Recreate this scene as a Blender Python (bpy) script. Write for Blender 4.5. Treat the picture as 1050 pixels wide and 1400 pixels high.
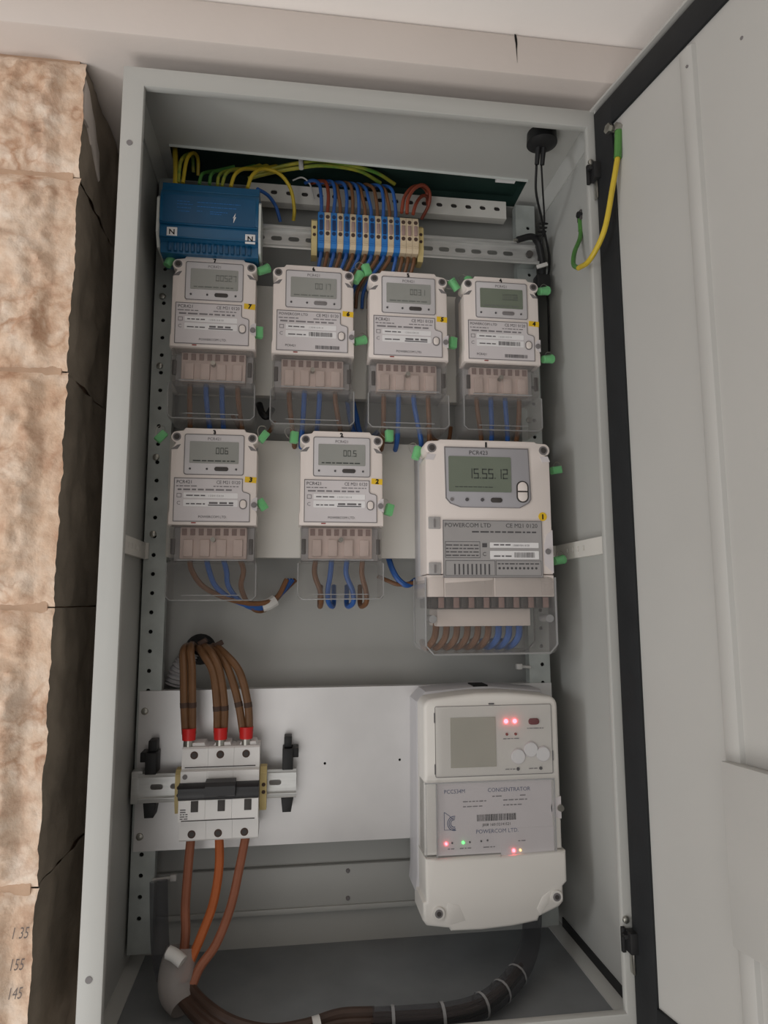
import bpy, bmesh, math, random
from mathutils import Vector, Matrix, noise

# ------------------------------------------------------------------ setup
for o in list(bpy.data.objects):
    bpy.data.objects.remove(o, do_unlink=True)
scene = bpy.context.scene
COL = scene.collection
PI = math.pi
Z0 = 1.9        # height of the cabinet's top above the floor; every z below is measured from that top
random.seed(7)


def lin(c):
    return tuple((v / 255 / 12.92 if v / 255 <= 0.04045 else ((v / 255 + 0.055) / 1.055) ** 2.4) for v in c)


# camera
cam_d = bpy.data.cameras.new('camera')
cam = bpy.data.objects.new('camera', cam_d)
COL.objects.link(cam)
cam.matrix_world = Matrix(((0.99102966, -0.01374246, -0.13293367, 0.2062),
                           (-0.13359422, -0.12849823, -0.98267023, -0.7626),
                           (-0.00357744, 0.99161452, -0.12918147, -0.6298 + Z0),
                           (0, 0, 0, 1)))
cam_d.sensor_fit = 'HORIZONTAL'
cam_d.sensor_width = 18.0
cam_d.lens = 18.0 * 928.8 / 1050
cam_d.clip_start = 0.01
scene.camera = cam

# world: even, slightly warm room light
w = bpy.data.worlds.new('room_light')
scene.world = w
w.use_nodes = True
w.node_tree.nodes['Background'].inputs[0].default_value = (1.0, 0.988, 0.972, 1)
w.node_tree.nodes['Background'].inputs[1].default_value = 0.30


def area(name, loc, target, sx, sy, power, color):
    d = bpy.data.lights.new(name, 'AREA')
    d.shape = 'RECTANGLE'
    d.size = sx
    d.size_y = sy
    d.energy = power
    d.color = color
    o = bpy.data.objects.new(name, d)
    COL.objects.link(o)
    o.location = Vector(loc) + Vector((0, 0, Z0))
    o.rotation_euler = (Vector(target) - Vector(loc)).to_track_quat('-Z', 'Y').to_euler()
    return o


area('side_window', (-1.1, -0.72, -0.50), (0.5, 0.1, -0.7), 0.26, 0.40, 4.8, (0.97, 0.985, 1.0))
area('floor_bounce_fill', (-0.6, -0.75, -1.87), (-0.6, -0.74, 0), 1.2, 0.8, 11.5, (1.0, 0.985, 0.965))  # added lamp in place of light bounced up off the floor
area('front_fill', (-0.4, -2.0, -1.2), (0.3, 0.0, -0.55), 1.4, 1.0, 6.0, (1.0, 0.985, 0.965))  # added soft fill from behind the camera, no actual window
area('left_fill', (-1.2, -1.6, -1.2), (0.3, 0.0, -0.55), 1.2, 1.0, 2.2, (1.0, 0.98, 0.96))  # added broad fill, making the room light stronger from the left

vs = scene.view_settings
vs.view_transform = 'Standard'
vs.look = 'None'
vs.gamma = 1
vs.use_curve_mapping = False
vs.exposure = 0.0


# ------------------------------------------------------------------ materials
def mat(name, rgb, rough=0.5, metal=0.0, var=0.0, scale=20.0, bump=0.0, bscale=200.0, spec=0.4,
        emit=0.0, rgb2=None, stretch=None):
    m = bpy.data.materials.new(name)
    m.use_nodes = True
    nt = m.node_tree
    b = nt.nodes['Principled BSDF']
    col = lin(rgb)
    b.inputs['Base Color'].default_value = (*col, 1)
    b.inputs['Roughness'].default_value = rough
    b.inputs['Metallic'].default_value = metal
    b.inputs['Specular IOR Level'].default_value = spec
    tc = nt.nodes.new('ShaderNodeTexCoord')
    src = tc.outputs['Object']
    if stretch:
        mp = nt.nodes.new('ShaderNodeMapping')
        mp.inputs['Scale'].default_value = stretch
        nt.links.new(src, mp.inputs['Vector'])
        src = mp.outputs['Vector']
    if var or rgb2:
        n = nt.nodes.new('ShaderNodeTexNoise')
        n.inputs['Scale'].default_value = scale
        n.inputs['Detail'].default_value = 4
        nt.links.new(src, n.inputs['Vector'])
        r = nt.nodes.new('ShaderNodeValToRGB')
        r.color_ramp.elements[0].position = 0.3
        r.color_ramp.elements[1].position = 0.7
        c2 = lin(rgb2) if rgb2 else tuple(min(1, v * (1 + var)) for v in col)
        c1 = col if rgb2 else tuple(v * (1 - var) for v in col)
        r.color_ramp.elements[0].color = (*c1, 1)
        r.color_ramp.elements[1].color = (*c2, 1)
        nt.links.new(n.outputs['Fac'], r.inputs['Fac'])
        nt.links.new(r.outputs['Color'], b.inputs['Base Color'])
    if bump:
        n2 = nt.nodes.new('ShaderNodeTexNoise')
        n2.inputs['Scale'].default_value = bscale
        n2.inputs['Detail'].default_value = 5
        nt.links.new(src, n2.inputs['Vector'])
        bp = nt.nodes.new('ShaderNodeBump')
        bp.inputs['Strength'].default_value = bump
        bp.inputs['Distance'].default_value = 0.002
        nt.links.new(n2.outputs['Fac'], bp.inputs['Height'])
        nt.links.new(bp.outputs['Normal'], b.inputs['Normal'])
    if emit:
        b.inputs['Emission Color'].default_value = (*col, 1)
        b.inputs['Emission Strength'].default_value = emit
    return m


def clear(name, tint, fac, rough=0.15, haze=(200, 200, 200)):
    """see-through plastic: mostly transparent, partly a glossy hazy surface"""
    m = bpy.data.materials.new(name)
    m.use_nodes = True
    nt = m.node_tree
    b = nt.nodes['Principled BSDF']
    b.inputs['Base Color'].default_value = (*lin(haze), 1)
    b.inputs['Roughness'].default_value = rough
    t = nt.nodes.new('ShaderNodeBsdfTransparent')
    t.inputs['Color'].default_value = (*lin(tint), 1)
    lw = nt.nodes.new('ShaderNodeLayerWeight')
    lw.inputs['Blend'].default_value = 0.25
    mr = nt.nodes.new('ShaderNodeMapRange')
    mr.inputs['To Min'].default_value = fac
    mr.inputs['To Max'].default_value = min(1, fac + 0.45)
    nz = nt.nodes.new('ShaderNodeTexNoise')
    nz.inputs['Scale'].default_value = 60
    mx = nt.nodes.new('ShaderNodeMixShader')
    nt.links.new(lw.outputs['Facing'], mr.inputs['Value'])
    nt.links.new(mr.outputs['Result'], mx.inputs['Fac'])
    nt.links.new(t.outputs[0], mx.inputs[1])
    nt.links.new(b.outputs[0], mx.inputs[2])
    nt.links.new(mx.outputs[0], nt.nodes['Material Output'].inputs['Surface'])
    return m


M = {}
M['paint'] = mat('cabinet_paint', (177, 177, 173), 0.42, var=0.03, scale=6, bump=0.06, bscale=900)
M['door_paint'] = mat('door_paint', (182, 181, 177), 0.40, var=0.03, scale=5, bump=0.06, bscale=900)
M['galv'] = mat('galvanised_steel', (184, 189, 186), 0.45, 0.5, var=0.12, scale=35, bump=0.03)
M['galv_plate'] = mat('galvanised_plate', (216, 214, 213), 0.38, 0.55, var=0.07, scale=9, bump=0.03)
M['plate'] = mat('mounting_plate_paint', (218, 215, 208), 0.5, var=0.03, scale=9)
M['shaded_floor'] = mat('shade_darkened_panel', (132, 135, 137), 0.5, 0.25, var=0.15, scale=10)  # bottom panel's colour, darkened to stand for the dim light there
M['zinc'] = mat('zinc_rail', (208, 208, 206), 0.35, 0.6, var=0.08, scale=30, stretch=(1, 8, 8))
M['screw'] = mat('screw_steel', (170, 168, 160), 0.3, 0.9, var=0.1, scale=200)
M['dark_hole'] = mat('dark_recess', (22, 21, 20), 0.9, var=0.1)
M['gasket'] = mat('black_rubber', (26, 28, 30), 0.7, var=0.15, scale=40, bump=0.1)
M['black'] = mat('black_plastic', (30, 30, 31), 0.5, var=0.1, scale=60)
M['black_cable'] = mat('black_cable', (24, 24, 25), 0.55, var=0.1, scale=60)
M['white_pl'] = mat('white_meter_plastic', (226, 216, 210), 0.38, var=0.015, scale=15)
M['conc_pl'] = mat('ivory_plastic', (214, 210, 204), 0.38, var=0.015, scale=15)
M['grey_pl'] = mat('pale_grey_panel', (200, 196, 197), 0.45, var=0.02, scale=30)
M['name_pl'] = mat('nameplate_grey', (206, 200, 201), 0.5, var=0.02, scale=30)
M['name_pl2'] = mat('nameplate_silver', (160, 157, 156), 0.45, var=0.03, scale=30)
M['bezel2'] = mat('bezel_silver', (166, 164, 168), 0.4, var=0.02, scale=30)
M['groove'] = mat('groove_shadow_grey', (120, 116, 116), 0.6, var=0.05)
M['meter_grey'] = mat('meter_base_grey', (190, 188, 190), 0.5, var=0.02)
M['lcd'] = mat('lcd_glass', (146, 147, 142), 0.25, var=0.03, scale=40, spec=0.5)
M['lcd_green'] = mat('lcd_glass_green', (112, 120, 106), 0.25, var=0.04, scale=30, spec=0.5)
M['lcd_conc'] = mat('lcd_glass_olive', (172, 168, 156), 0.22, var=0.03, scale=20, spec=0.5)
M['seg'] = mat('lcd_segment', (62, 66, 62), 0.5, var=0.05)
M['seg_faint'] = mat('lcd_segment_faint', (108, 111, 106), 0.5, var=0.05)
M['ink'] = mat('dark_print', (82, 80, 82), 0.7, var=0.05)
M['ink_soft'] = mat('grey_print', (104, 101, 103), 0.7, var=0.05)
M['ink_faint'] = mat('pale_print', (128, 124, 126), 0.7, var=0.05)
M['ink_blue'] = mat('blue_grey_print', (92, 100, 128), 0.7, var=0.05)
M['marker'] = mat('black_marker', (18, 17, 17), 0.8, var=0.1)
M['white_label'] = mat('white_sticker', (228, 226, 226), 0.6, var=0.02)
M['yellow'] = mat('yellow_sticker', (226, 186, 40), 0.6, var=0.06, scale=80)
M['term_beige'] = mat('terminal_beige', (222, 203, 196), 0.55, var=0.06, scale=60)
M['term_dark'] = mat('terminal_slot', (150, 126, 120), 0.7, var=0.1)
M['red_mark'] = mat('red_mark', (140, 52, 44), 0.6, var=0.1)
M['clip'] = mat('smoked_clip', (82, 78, 76), 0.4, var=0.1)
M['clear'] = clear('clear_cover_plastic', (248, 247, 246), 0.045, 0.10)
M['clear_film'] = clear('clear_window', (250, 250, 250), 0.03, 0.08)
M['clear_edge'] = clear('clear_cover_rim', (225, 225, 225), 0.42, 0.2, (190, 190, 190))
M['sleeve'] = clear('frosted_sleeve', (205, 195, 190), 0.42, 0.35, (190, 184, 180))
M['hose'] = clear('clear_hose', (205, 205, 208), 0.12, 0.08, (120, 120, 122))
M['seal'] = clear('green_seal_plastic', (175, 240, 185), 0.5, 0.25, (150, 224, 164))
M['seal_core'] = mat('green_seal_core', (110, 208, 128), 0.4, var=0.1, scale=200)
M['blue_wire'] = mat('blue_wire', (50, 96, 168), 0.4, var=0.08, scale=60)
M['blue_term'] = mat('blue_terminal', (44, 118, 190), 0.45, var=0.05, scale=60)
M['blue_dark'] = mat('blue_terminal_recess', (20, 50, 92), 0.6, var=0.1)
M['beige_term'] = mat('beige_terminal', (204, 186, 158), 0.5, var=0.05, scale=60)
M['beige_dark'] = mat('beige_terminal_recess', (72, 54, 46), 0.7, var=0.1)
M['brown_wire'] = mat('brown_wire', (122, 84, 56), 0.45, var=0.1, scale=60)
M['red_brown_wire'] = mat('red_brown_wire', (140, 66, 46), 0.45, var=0.1, scale=60)
M['cable_brown'] = mat('brown_cable', (112, 80, 54), 0.4, var=0.12, scale=50)
M['cable_orange'] = mat('orange_brown_cable', (178, 96, 50), 0.4, var=0.08, scale=50)
M['cable_rust'] = mat('rust_brown_cable', (148, 92, 68), 0.45, var=0.08, scale=50)
M['red'] = mat('red_ferrule', (200, 36, 34), 0.4, var=0.06, scale=60)
M['gy_yellow'] = mat('earth_yellow', (196, 170, 50), 0.4, var=0.06, scale=60)
M['gy_green'] = mat('earth_green', (78, 130, 62), 0.4, var=0.1, scale=60)
M['gy_mix'] = mat('earth_green_yellow', (84, 128, 56), 0.4, rgb2=(190, 172, 60), scale=30, stretch=(1, 1, 3))
M['green_dark'] = mat('dark_green_duct', (30, 52, 46), 0.6, var=0.2, scale=14)
M['blue_cover'] = mat('blue_cover_plastic', (20, 88, 128), 0.28, var=0.05, scale=20, spec=0.5)
M['blue_deep'] = mat('blue_cover_dark', (16, 76, 114), 0.35, var=0.08, scale=30)
M['white_end'] = mat('white_end_plate', (200, 204, 200), 0.5, var=0.03)
M['breaker'] = mat('breaker_white', (226, 224, 222), 0.4, var=0.015, scale=20)
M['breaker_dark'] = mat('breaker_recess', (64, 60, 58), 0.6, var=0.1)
M['toggle'] = mat('toggle_black', (42, 42, 44), 0.4, var=0.08)
M['clamp_yellow'] = mat('end_clamp_beige', (206, 186, 130), 0.5, var=0.05, scale=60)
M['tie'] = mat('white_cable_tie', (206, 204, 200), 0.45, var=0.03)
M['led_red'] = mat('red_led_lit', (255, 70, 80), 0.4, emit=12, var=0.01)
M['led_green'] = mat('green_led_lit', (90, 255, 110), 0.4, emit=3, var=0.01)
M['led_amber'] = mat('amber_led_lit', (255, 200, 120), 0.4, emit=3, var=0.01)
M['ir_red'] = mat('infrared_window', (110, 36, 40), 0.25, var=0.05)
M['pencil'] = mat('pencil_mark', (110, 100, 96), 0.9, var=0.1)
M['ceil'] = mat('ceiling_plaster', (250, 244, 239), 0.9, var=0.02, scale=4, bump=0.1, bscale=120)
M['lintel'] = mat('lintel_plaster', (212, 202, 195), 0.9, var=0.03, scale=5, bump=0.12, bscale=120)
M['wall'] = mat('plaster_wall', (176, 164, 150), 0.9, var=0.06, scale=6, bump=0.3, bscale=80)
M['floor'] = mat('floor_tiles', (150, 142, 132), 0.6, var=0.05, scale=3)
M['cable_dark'] = mat('dark_brown_cable', (64, 48, 40), 0.45, var=0.15, scale=50)
M['joint'] = mat('stone_joint', (186, 156, 132), 0.95, var=0.15, scale=20, bump=0.5, bscale=90)
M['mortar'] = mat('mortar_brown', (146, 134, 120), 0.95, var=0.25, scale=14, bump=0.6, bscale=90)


def stone_material():
    m = bpy.data.materials.new('split_limestone')
    m.use_nodes = True
    nt = m.node_tree
    b = nt.nodes['Principled BSDF']
    b.inputs['Roughness'].default_value = 0.85
    tc = nt.nodes.new('ShaderNodeTexCoord')
    n1 = nt.nodes.new('ShaderNodeTexNoise')
    n1.inputs['Scale'].default_value = 30
    n1.inputs['Detail'].default_value = 6
    n1.inputs['Roughness'].default_value = 0.6
    r1 = nt.nodes.new('ShaderNodeValToRGB')
    e = r1.color_ramp.elements
    e[0].position = 0.30
    e[0].color = (*lin((190, 156, 132)), 1)
    e[1].position = 0.66
    e[1].color = (*lin((234, 218, 202)), 1)
    x = r1.color_ramp.elements.new(0.48)
    x.color = (*lin((220, 196, 174)), 1)
    n2 = nt.nodes.new('ShaderNodeTexNoise')
    n2.inputs['Scale'].default_value = 5
    n2.inputs['Detail'].default_value = 3
    mix = nt.nodes.new('ShaderNodeMix')
    mix.data_type = 'RGBA'
    mix.blend_type = 'MULTIPLY'
    mix.inputs[0].default_value = 0.5
    r2 = nt.nodes.new('ShaderNodeValToRGB')
    r2.color_ramp.elements[0].position = 0.35
    r2.color_ramp.elements[0].color = (*lin((236, 214, 192)), 1)
    r2.color_ramp.elements[1].position = 0.65
    r2.color_ramp.elements[1].color = (1, 1, 1, 1)
    n3 = nt.nodes.new('ShaderNodeTexNoise')
    n3.inputs['Scale'].default_value = 110
    n3.inputs['Detail'].default_value = 8
    bp = nt.nodes.new('ShaderNodeBump')
    bp.inputs['Strength'].default_value = 0.55
    bp.inputs['Distance'].default_value = 0.004
    for n in (n1, n2, n3):
        nt.links.new(tc.outputs['Object'], n.inputs['Vector'])
    nt.links.new(n1.outputs['Fac'], r1.inputs['Fac'])
    nt.links.new(n2.outputs['Fac'], r2.inputs['Fac'])
    nt.links.new(r1.outputs['Color'], mix.inputs[6])
    nt.links.new(r2.outputs['Color'], mix.inputs[7])
    n4 = nt.nodes.new('ShaderNodeTexNoise')
    n4.inputs['Scale'].default_value = 26
    n4.inputs['Detail'].default_value = 6
    n4.inputs['Distortion'].default_value = 0.4
    r4 = nt.nodes.new('ShaderNodeValToRGB')
    c4 = r4.color_ramp.elements
    c4[0].position = 0.42
    c4[0].color = (1, 1, 1, 1)
    c4[1].position = 0.56
    c4[1].color = (1, 1, 1, 1)
    v4 = c4.new(0.492)
    v4.color = (*lin((196, 158, 128)), 1)
    mx4 = nt.nodes.new('ShaderNodeMix')
    mx4.data_type = 'RGBA'
    mx4.blend_type = 'MULTIPLY'
    n5 = nt.nodes.new('ShaderNodeTexNoise')
    n5.inputs['Scale'].default_value = 9
    r5 = nt.nodes.new('ShaderNodeMapRange')
    r5.inputs['From Min'].default_value = 0.42
    r5.inputs['From Max'].default_value = 0.68
    r5.inputs['To Max'].default_value = 0.7
    nt.links.new(tc.outputs['Object'], n5.inputs['Vector'])
    nt.links.new(n5.outputs['Fac'], r5.inputs['Value'])
    nt.links.new(r5.outputs['Result'], mx4.inputs[0])
    nt.links.new(tc.outputs['Object'], n4.inputs['Vector'])
    nt.links.new(n4.outputs['Fac'], r4.inputs['Fac'])
    nt.links.new(mix.outputs[2], mx4.inputs[6])
    nt.links.new(r4.outputs['Color'], mx4.inputs[7])
    nt.links.new(mx4.outputs[2], b.inputs['Base Color'])
    nt.links.new(n3.outputs['Fac'], bp.inputs['Height'])
    nt.links.new(bp.outputs['Normal'], b.inputs['Normal'])
    return m


M['stone'] = stone_material()

# ------------------------------------------------------------------ mesh helpers
ORG = {}
_text_cache = {}


def text_mesh(s, size, align, bold=0.0):
    k = (s, size, align, bold)
    if k not in _text_cache:
        cu = bpy.data.curves.new('t', 'FONT')
        cu.body = s
        cu.size = size
        cu.align_x = align
        cu.resolution_u = 2
        cu.offset = bold * size
        ob = bpy.data.objects.new('t', cu)
        me = bpy.data.meshes.new_from_object(ob)
        vs_ = [tuple(v.co) for v in me.vertices]
        fs_ = [tuple(p.vertices) for p in me.polygons]
        bpy.data.objects.remove(ob)
        bpy.data.curves.remove(cu)
        bpy.data.meshes.remove(me)
        _text_cache[k] = (vs_, fs_)
    return _text_cache[k]


def rr(x0, x1, z0, z1, r, n=4):
    pts = []
    for cx, cz, a0 in ((x1 - r, z1 - r, 0), (x0 + r, z1 - r, 90), (x0 + r, z0 + r, 180), (x1 - r, z0 + r, 270)):
        for i in range(n + 1):
            a = math.radians(a0 + 90 * i / n)
            pts.append((cx + r * math.cos(a), cz + r * math.sin(a)))
    return pts


def circ(cx, cz, r, n=16, a0=0, a1=360):
    full = abs(a1 - a0) >= 359.9
    k = n if full else n + 1
    return [(cx + r * math.cos(math.radians(a0 + (a1 - a0) * i / n)),
             cz + r * math.sin(math.radians(a0 + (a1 - a0) * i / n))) for i in range(k)]


def smooth_path(pts, sub=6):
    p = [Vector(q) for q in pts]
    if len(p) < 3:
        return p
    out = []
    e = [p[0] * 2 - p[1]] + p + [p[-1] * 2 - p[-2]]
    for i in range(1, len(e) - 2):
        a, b, c, d = e[i - 1:i + 3]
        for k in range(sub):
            t = k / sub
            out.append(0.5 * ((2 * b) + (c - a) * t + (2 * a - 5 * b + 4 * c - d) * t * t + (3 * b - a - 3 * c + d) * t ** 3))
    out.append(p[-1])
    return out


class MB:
    """collects shapes in one bmesh; build() links them as one mesh object"""

    def __init__(self):
        self.bm = bmesh.new()

    def faces(self, vs_, fs_, mi=0):
        v = [self.bm.verts.new(p) for p in vs_]
        for f in fs_:
            try:
                q = self.bm.faces.new([v[i] for i in f])
                q.material_index = mi
            except ValueError:
                pass
        return v

    def box(self, x0, x1, y0, y1, z0, z1, bev=0.0, seg=2):
        v = self.faces([(x0, y0, z0), (x1, y0, z0), (x1, y1, z0), (x0, y1, z0), (x0, y0, z1), (x1, y0, z1), (x1, y1, z1), (x0, y1, z1)],
                       [(0, 3, 2, 1), (4, 5, 6, 7), (0, 1, 5, 4), (1, 2, 6, 5), (2, 3, 7, 6), (3, 0, 4, 7)])
        if bev:
            es = {e for q in v for e in q.link_edges}
            bmesh.ops.bevel(self.bm, geom=list(es), offset=bev, segments=seg, profile=0.5, affect='EDGES')
        return self

    def obox(self, c, sx, sy, sz, rot, bev=0.0):
        """box rotated about its centre"""
        b = MB().box(-sx / 2, sx / 2, -sy / 2, sy / 2, -sz / 2, sz / 2, bev)
        mtx = Matrix.Translation(c) @ rot.to_4x4()
        b.bm.transform(mtx)
        self.merge(b)
        return self

    def merge(self, other):
        me = bpy.data.meshes.new('tmp')
        other.bm.to_mesh(me)
        self.bm.from_mesh(me)
        bpy.data.meshes.remove(me)
        other.bm.free()

    def prism(self, poly, y_back, y_front, bev=0.0, seg=2, axis='y'):
        """polygon in (x,z) drawn out along y (front = smaller y); axis 'x': polygon in (y,z) along x; axis 'z': (x,y) along z"""
        n = len(poly)
        ar = sum(poly[i][0] * poly[(i + 1) % n][1] - poly[(i + 1) % n][0] * poly[i][1] for i in range(n))
        if ar < 0:
            poly = poly[::-1]

        def P(p, t):
            return (p[0], t, p[1]) if axis == 'y' else ((t, p[0], p[1]) if axis == 'x' else (p[0], p[1], t))
        v = [self.bm.verts.new(P(p, y_back)) for p in poly] + [self.bm.verts.new(P(p, y_front)) for p in poly]
        fr = self.bm.faces.new(v[n:])
        bk = self.bm.faces.new(v[:n][::-1])
        new = [fr, bk]
        for i in range(n):
            j = (i + 1) % n
            new.append(self.bm.faces.new([v[i], v[j], v[n + j], v[n + i]]))
        bmesh.ops.recalc_face_normals(self.bm, faces=new)
        if bev:
            bmesh.ops.bevel(self.bm, geom=list(fr.edges), offset=bev, segments=seg, profile=0.5, affect='EDGES')
        return self

    def holed(self, outer, holes, y0, y1, axis='y'):
        """flat plate with real holes, thickness y0..y1"""
        b = bmesh.new()
        loops = []
        for poly in [outer] + holes:
            vv = [b.verts.new((p[0], 0, p[1])) for p in poly]
            loops.append([b.edges.new((vv[i], vv[(i + 1) % len(vv)])) for i in range(len(vv))])
        bmesh.ops.triangle_fill(b, use_beauty=True, use_dissolve=False, edges=b.edges[:])
        b.verts.index_update()
        vs_ = [v.co.copy() for v in b.verts]
        fs_ = [tuple(v.index for v in f.verts) for f in b.faces]
        eds = [(e.verts[0].index, e.verts[1].index) for lp in loops for e in lp]
        b.free()

        def P(p, t):
            return (p.x, t, p.z) if axis == 'y' else ((t, p.x, p.z) if axis == 'x' else (p.x, p.z, t))
        k = len(vs_)
        allv = [P(p, y0) for p in vs_] + [P(p, y1) for p in vs_]
        ff = fs_ + [tuple(i + k for i in f[::-1]) for f in fs_] + [(a, c, c + k, a + k) for a, c in eds]
        v = self.faces(allv, ff)
        bmesh.ops.recalc_face_normals(self.bm, faces=list({f for q in v for f in q.link_faces}))
        return self

    def cyl(self, a, b, r, r2=None, n=14):
        return self.tube([a, b], r, n, r2=r2, sub=0)

    def tube(self, pts, r, n=8, r2=None, sub=6, cap=True, radii=None):
        p = smooth_path(pts, sub) if sub else [Vector(q) for q in pts]
        t0 = (p[1] - p[0]).normalized()
        up = Vector((0, 0, 1)) if abs(t0.z) < 0.9 else Vector((1, 0, 0))
        nrm = t0.cross(up).normalized()
        rings = []
        k = len(p)
        for i, q in enumerate(p):
            t = (p[min(i + 1, k - 1)] - p[max(i - 1, 0)]).normalized()
            nrm = (nrm - t * nrm.dot(t)).normalized()
            bn = t.cross(nrm)
            f = i / (k - 1)
            rad = radii(f) if radii else (r if r2 is None else r + (r2 - r) * f)
            rings.append([self.bm.verts.new(q + nrm * rad * math.cos(2 * PI * j / n) + bn * rad * math.sin(2 * PI * j / n)) for j in range(n)])
        for i in range(k - 1):
            for j in range(n):
                self.bm.faces.new((rings[i][j], rings[i][(j + 1) % n], rings[i + 1][(j + 1) % n], rings[i + 1][j]))
        if cap:
            self.bm.faces.new(rings[0][::-1])
            self.bm.faces.new(rings[-1])
        return self

    def flat(self, poly, y):
        self.faces([(x, y, z) for x, z in poly], [tuple(range(len(poly)))])
        return self

    def rect(self, x0, x1, z0, z1, y):
        return self.flat([(x0, z0), (x1, z0), (x1, z1), (x0, z1)], y)

    def ring(self, po, pi_, y):
        n = len(po)
        self.faces([(x, y, z) for x, z in po] + [(x, y, z) for x, z in pi_],
                   [(i, (i + 1) % n, n + (i + 1) % n, n + i) for i in range(n)])
        return self

    def text(self, s, size, x, z, y, align='LEFT', sx=1.0, slant=0.0, bold=0.0):
        v, f = text_mesh(s, size, align, bold)
        self.faces([(x + a[0] * sx + a[1] * slant, y, z + a[1]) for a in v], f)
        return self

    def greek(self, x0, x1, z, h, y, rng):
        """a line of print too small to read"""
        x = x0
        while x < x1 - h:
            wd = rng.uniform(1.2, 4.5) * h
            self.rect(x, min(x + wd, x1), z, z + h * 0.7, y)
            x += wd + h * 0.7
        return self

    def barcode(self, x0, x1, z0, z1, y, rng):
        x = x0
        while x < x1:
            wd = rng.choice((0.0004, 0.0006, 0.0009))
            self.rect(x, min(x + wd, x1), z0, z1, y)
            x += wd + rng.choice((0.0004, 0.0006, 0.0008))
        return self

    def segs(self, s, x, z, h, y, gap=0.28):
        W_ = h * 0.52
        t = h * 0.11
        S = {'0': 'abcdef', '1': 'bc', '2': 'abged', '3': 'abgcd', '4': 'fgbc', '5': 'afgcd', '6': 'afgedc', '7': 'abc', '8': 'abcdefg', '9': 'abcdfg'}
        for ch in s:
            if ch in '.:':
                self.rect(x, x + t, z, z + t, y)
                if ch == ':':
                    self.rect(x, x + t, z + h * .6, z + h * .6 + t, y)
                x += t * 2.0
                continue
            if ch == ' ':
                x += W_ * (1 + gap)
                continue
            for q in S[ch]:
                b = {'a': (0, W_, h - t, h), 'd': (0, W_, 0, t), 'g': (0, W_, h / 2 - t / 2, h / 2 + t / 2),
                     'b': (W_ - t, W_, h / 2, h), 'c': (W_ - t, W_, 0, h / 2), 'f': (0, t, h / 2, h), 'e': (0, t, 0, h / 2)}[q]
                self.rect(x + b[0] + t * .1, x + b[1] - t * .1, z + b[2], z + b[3], y)
            x += W_ * (1 + gap)
        return self

    def build(self, name, m, parent=None, org=None, smooth=True, ang=35):
        me = bpy.data.meshes.new(name)
        o_ = Vector(ORG[parent]) if parent is not None else Vector(org or (0, 0, 0))
        self.bm.transform(Matrix.Translation(-o_))
        self.bm.to_mesh(me)
        self.bm.free()
        for q in (m if isinstance(m, (list, tuple)) else [m]):
            me.materials.append(M[q])
        if smooth:
            me.polygons.foreach_set('use_smooth', [True] * len(me.polygons))
            me.set_sharp_from_angle(angle=math.radians(ang))
        o = bpy.data.objects.new(name, me)
        COL.objects.link(o)
        if parent is not None:
            o.parent = parent
            ORG[o] = ORG[parent]
        else:
            o.location = o_ + Vector((0, 0, Z0))
            ORG[o] = tuple(o_)
        return o


def tag(o, label=None, cat=None, group=None, kind=None):
    for k, v in (('label', label), ('category', cat), ('group', group), ('kind', kind)):
        if v:
            o[k] = v
    return o


def thing(name, label, cat, loc, group=None):
    o = bpy.data.objects.new(name, None)
    COL.objects.link(o)
    o.empty_display_size = 0.02
    o.location = Vector(loc) + Vector((0, 0, Z0))
    ORG[o] = tuple(loc)
    return tag(o, label, cat, group)


def local_thing(name, label, cat, group=None):
    """built around its own origin, moved afterwards with put()"""
    o = thing(name, label, cat, (0, 0, -Z0), group)
    ORG[o] = (0, 0, 0)
    return o


def put(o, loc, rot=None):
    o.location = Vector(loc) + Vector((0, 0, Z0))
    if rot:
        o.rotation_euler = rot


def copy_tree(o, parent=None):
    c = o.copy()
    COL.objects.link(c)
    if parent is not None:
        c.parent = parent
    for ch in list(o.children):
        copy_tree(ch, c)
    return c


def add_screw(parent, x, y, z, r=0.004, name='screw', m='screw'):
    b = MB()
    b.cyl((x, y, z), (x, y - 0.0018, z), r, r * 0.92, n=14)
    b.cyl((x, y - 0.0018, z), (x, y - 0.0026, z), r * 0.85, r * 0.55, n=14)
    o = b.build(name, m, parent)
    return o


# ------------------------------------------------------------------ room
XR, XL = 1.7, -1.3
o = MB().box(XL, XR, -2.4, 0.6, -Z0 - 0.02, -Z0).build('floor', 'floor', org=(0, 0, -Z0))
tag(o, kind='structure')
o = MB().box(XL, XR, 0.285, 0.40, -Z0, 0.3).build('wall_back', 'wall', org=(0, 0.3, -Z0))
tag(o, kind='structure')
o = MB().box(XL, XR, -2.4, 0.285, 0.081, 0.12).build('ceiling', 'ceil', org=(0, 0, 0.081))
tag(o, kind='structure')
b = MB().box(XL, XR, -0.018, 0.285, 0.025, 0.0795, 0.003)
lint = tag(b.build('trim_1', 'lintel', org=(0, -0.018, 0.025)), kind='structure')
b = MB()                                                            # hairline crack in the lintel face
cr = [(0.4765, 0.0795, .0012), (0.4772, 0.073, .0016), (0.4778, 0.066, .0012), (0.4776, 0.058, .0006), (0.4779, 0.048, .0003), (0.478, 0.040, .0001)]
b.faces([(x - w_, -0.0184, z) for x, z, w_ in cr] + [(x + w_, -0.0184, z) for x, z, w_ in cr],
        [(i, i + 6, i + 7, i + 1) for i in range(5)])
b.build('crack', 'dark_hole', lint)

# stone wall to the left: rough split courses with a drafted margin, one mesh each
wl = MB().box(XL, -0.0595, 0.0325, 0.285, -Z0, 0.025).build('wall_left', 'joint', org=(-0.3, 0.05, -Z0))
tag(wl, kind='structure')


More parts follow.
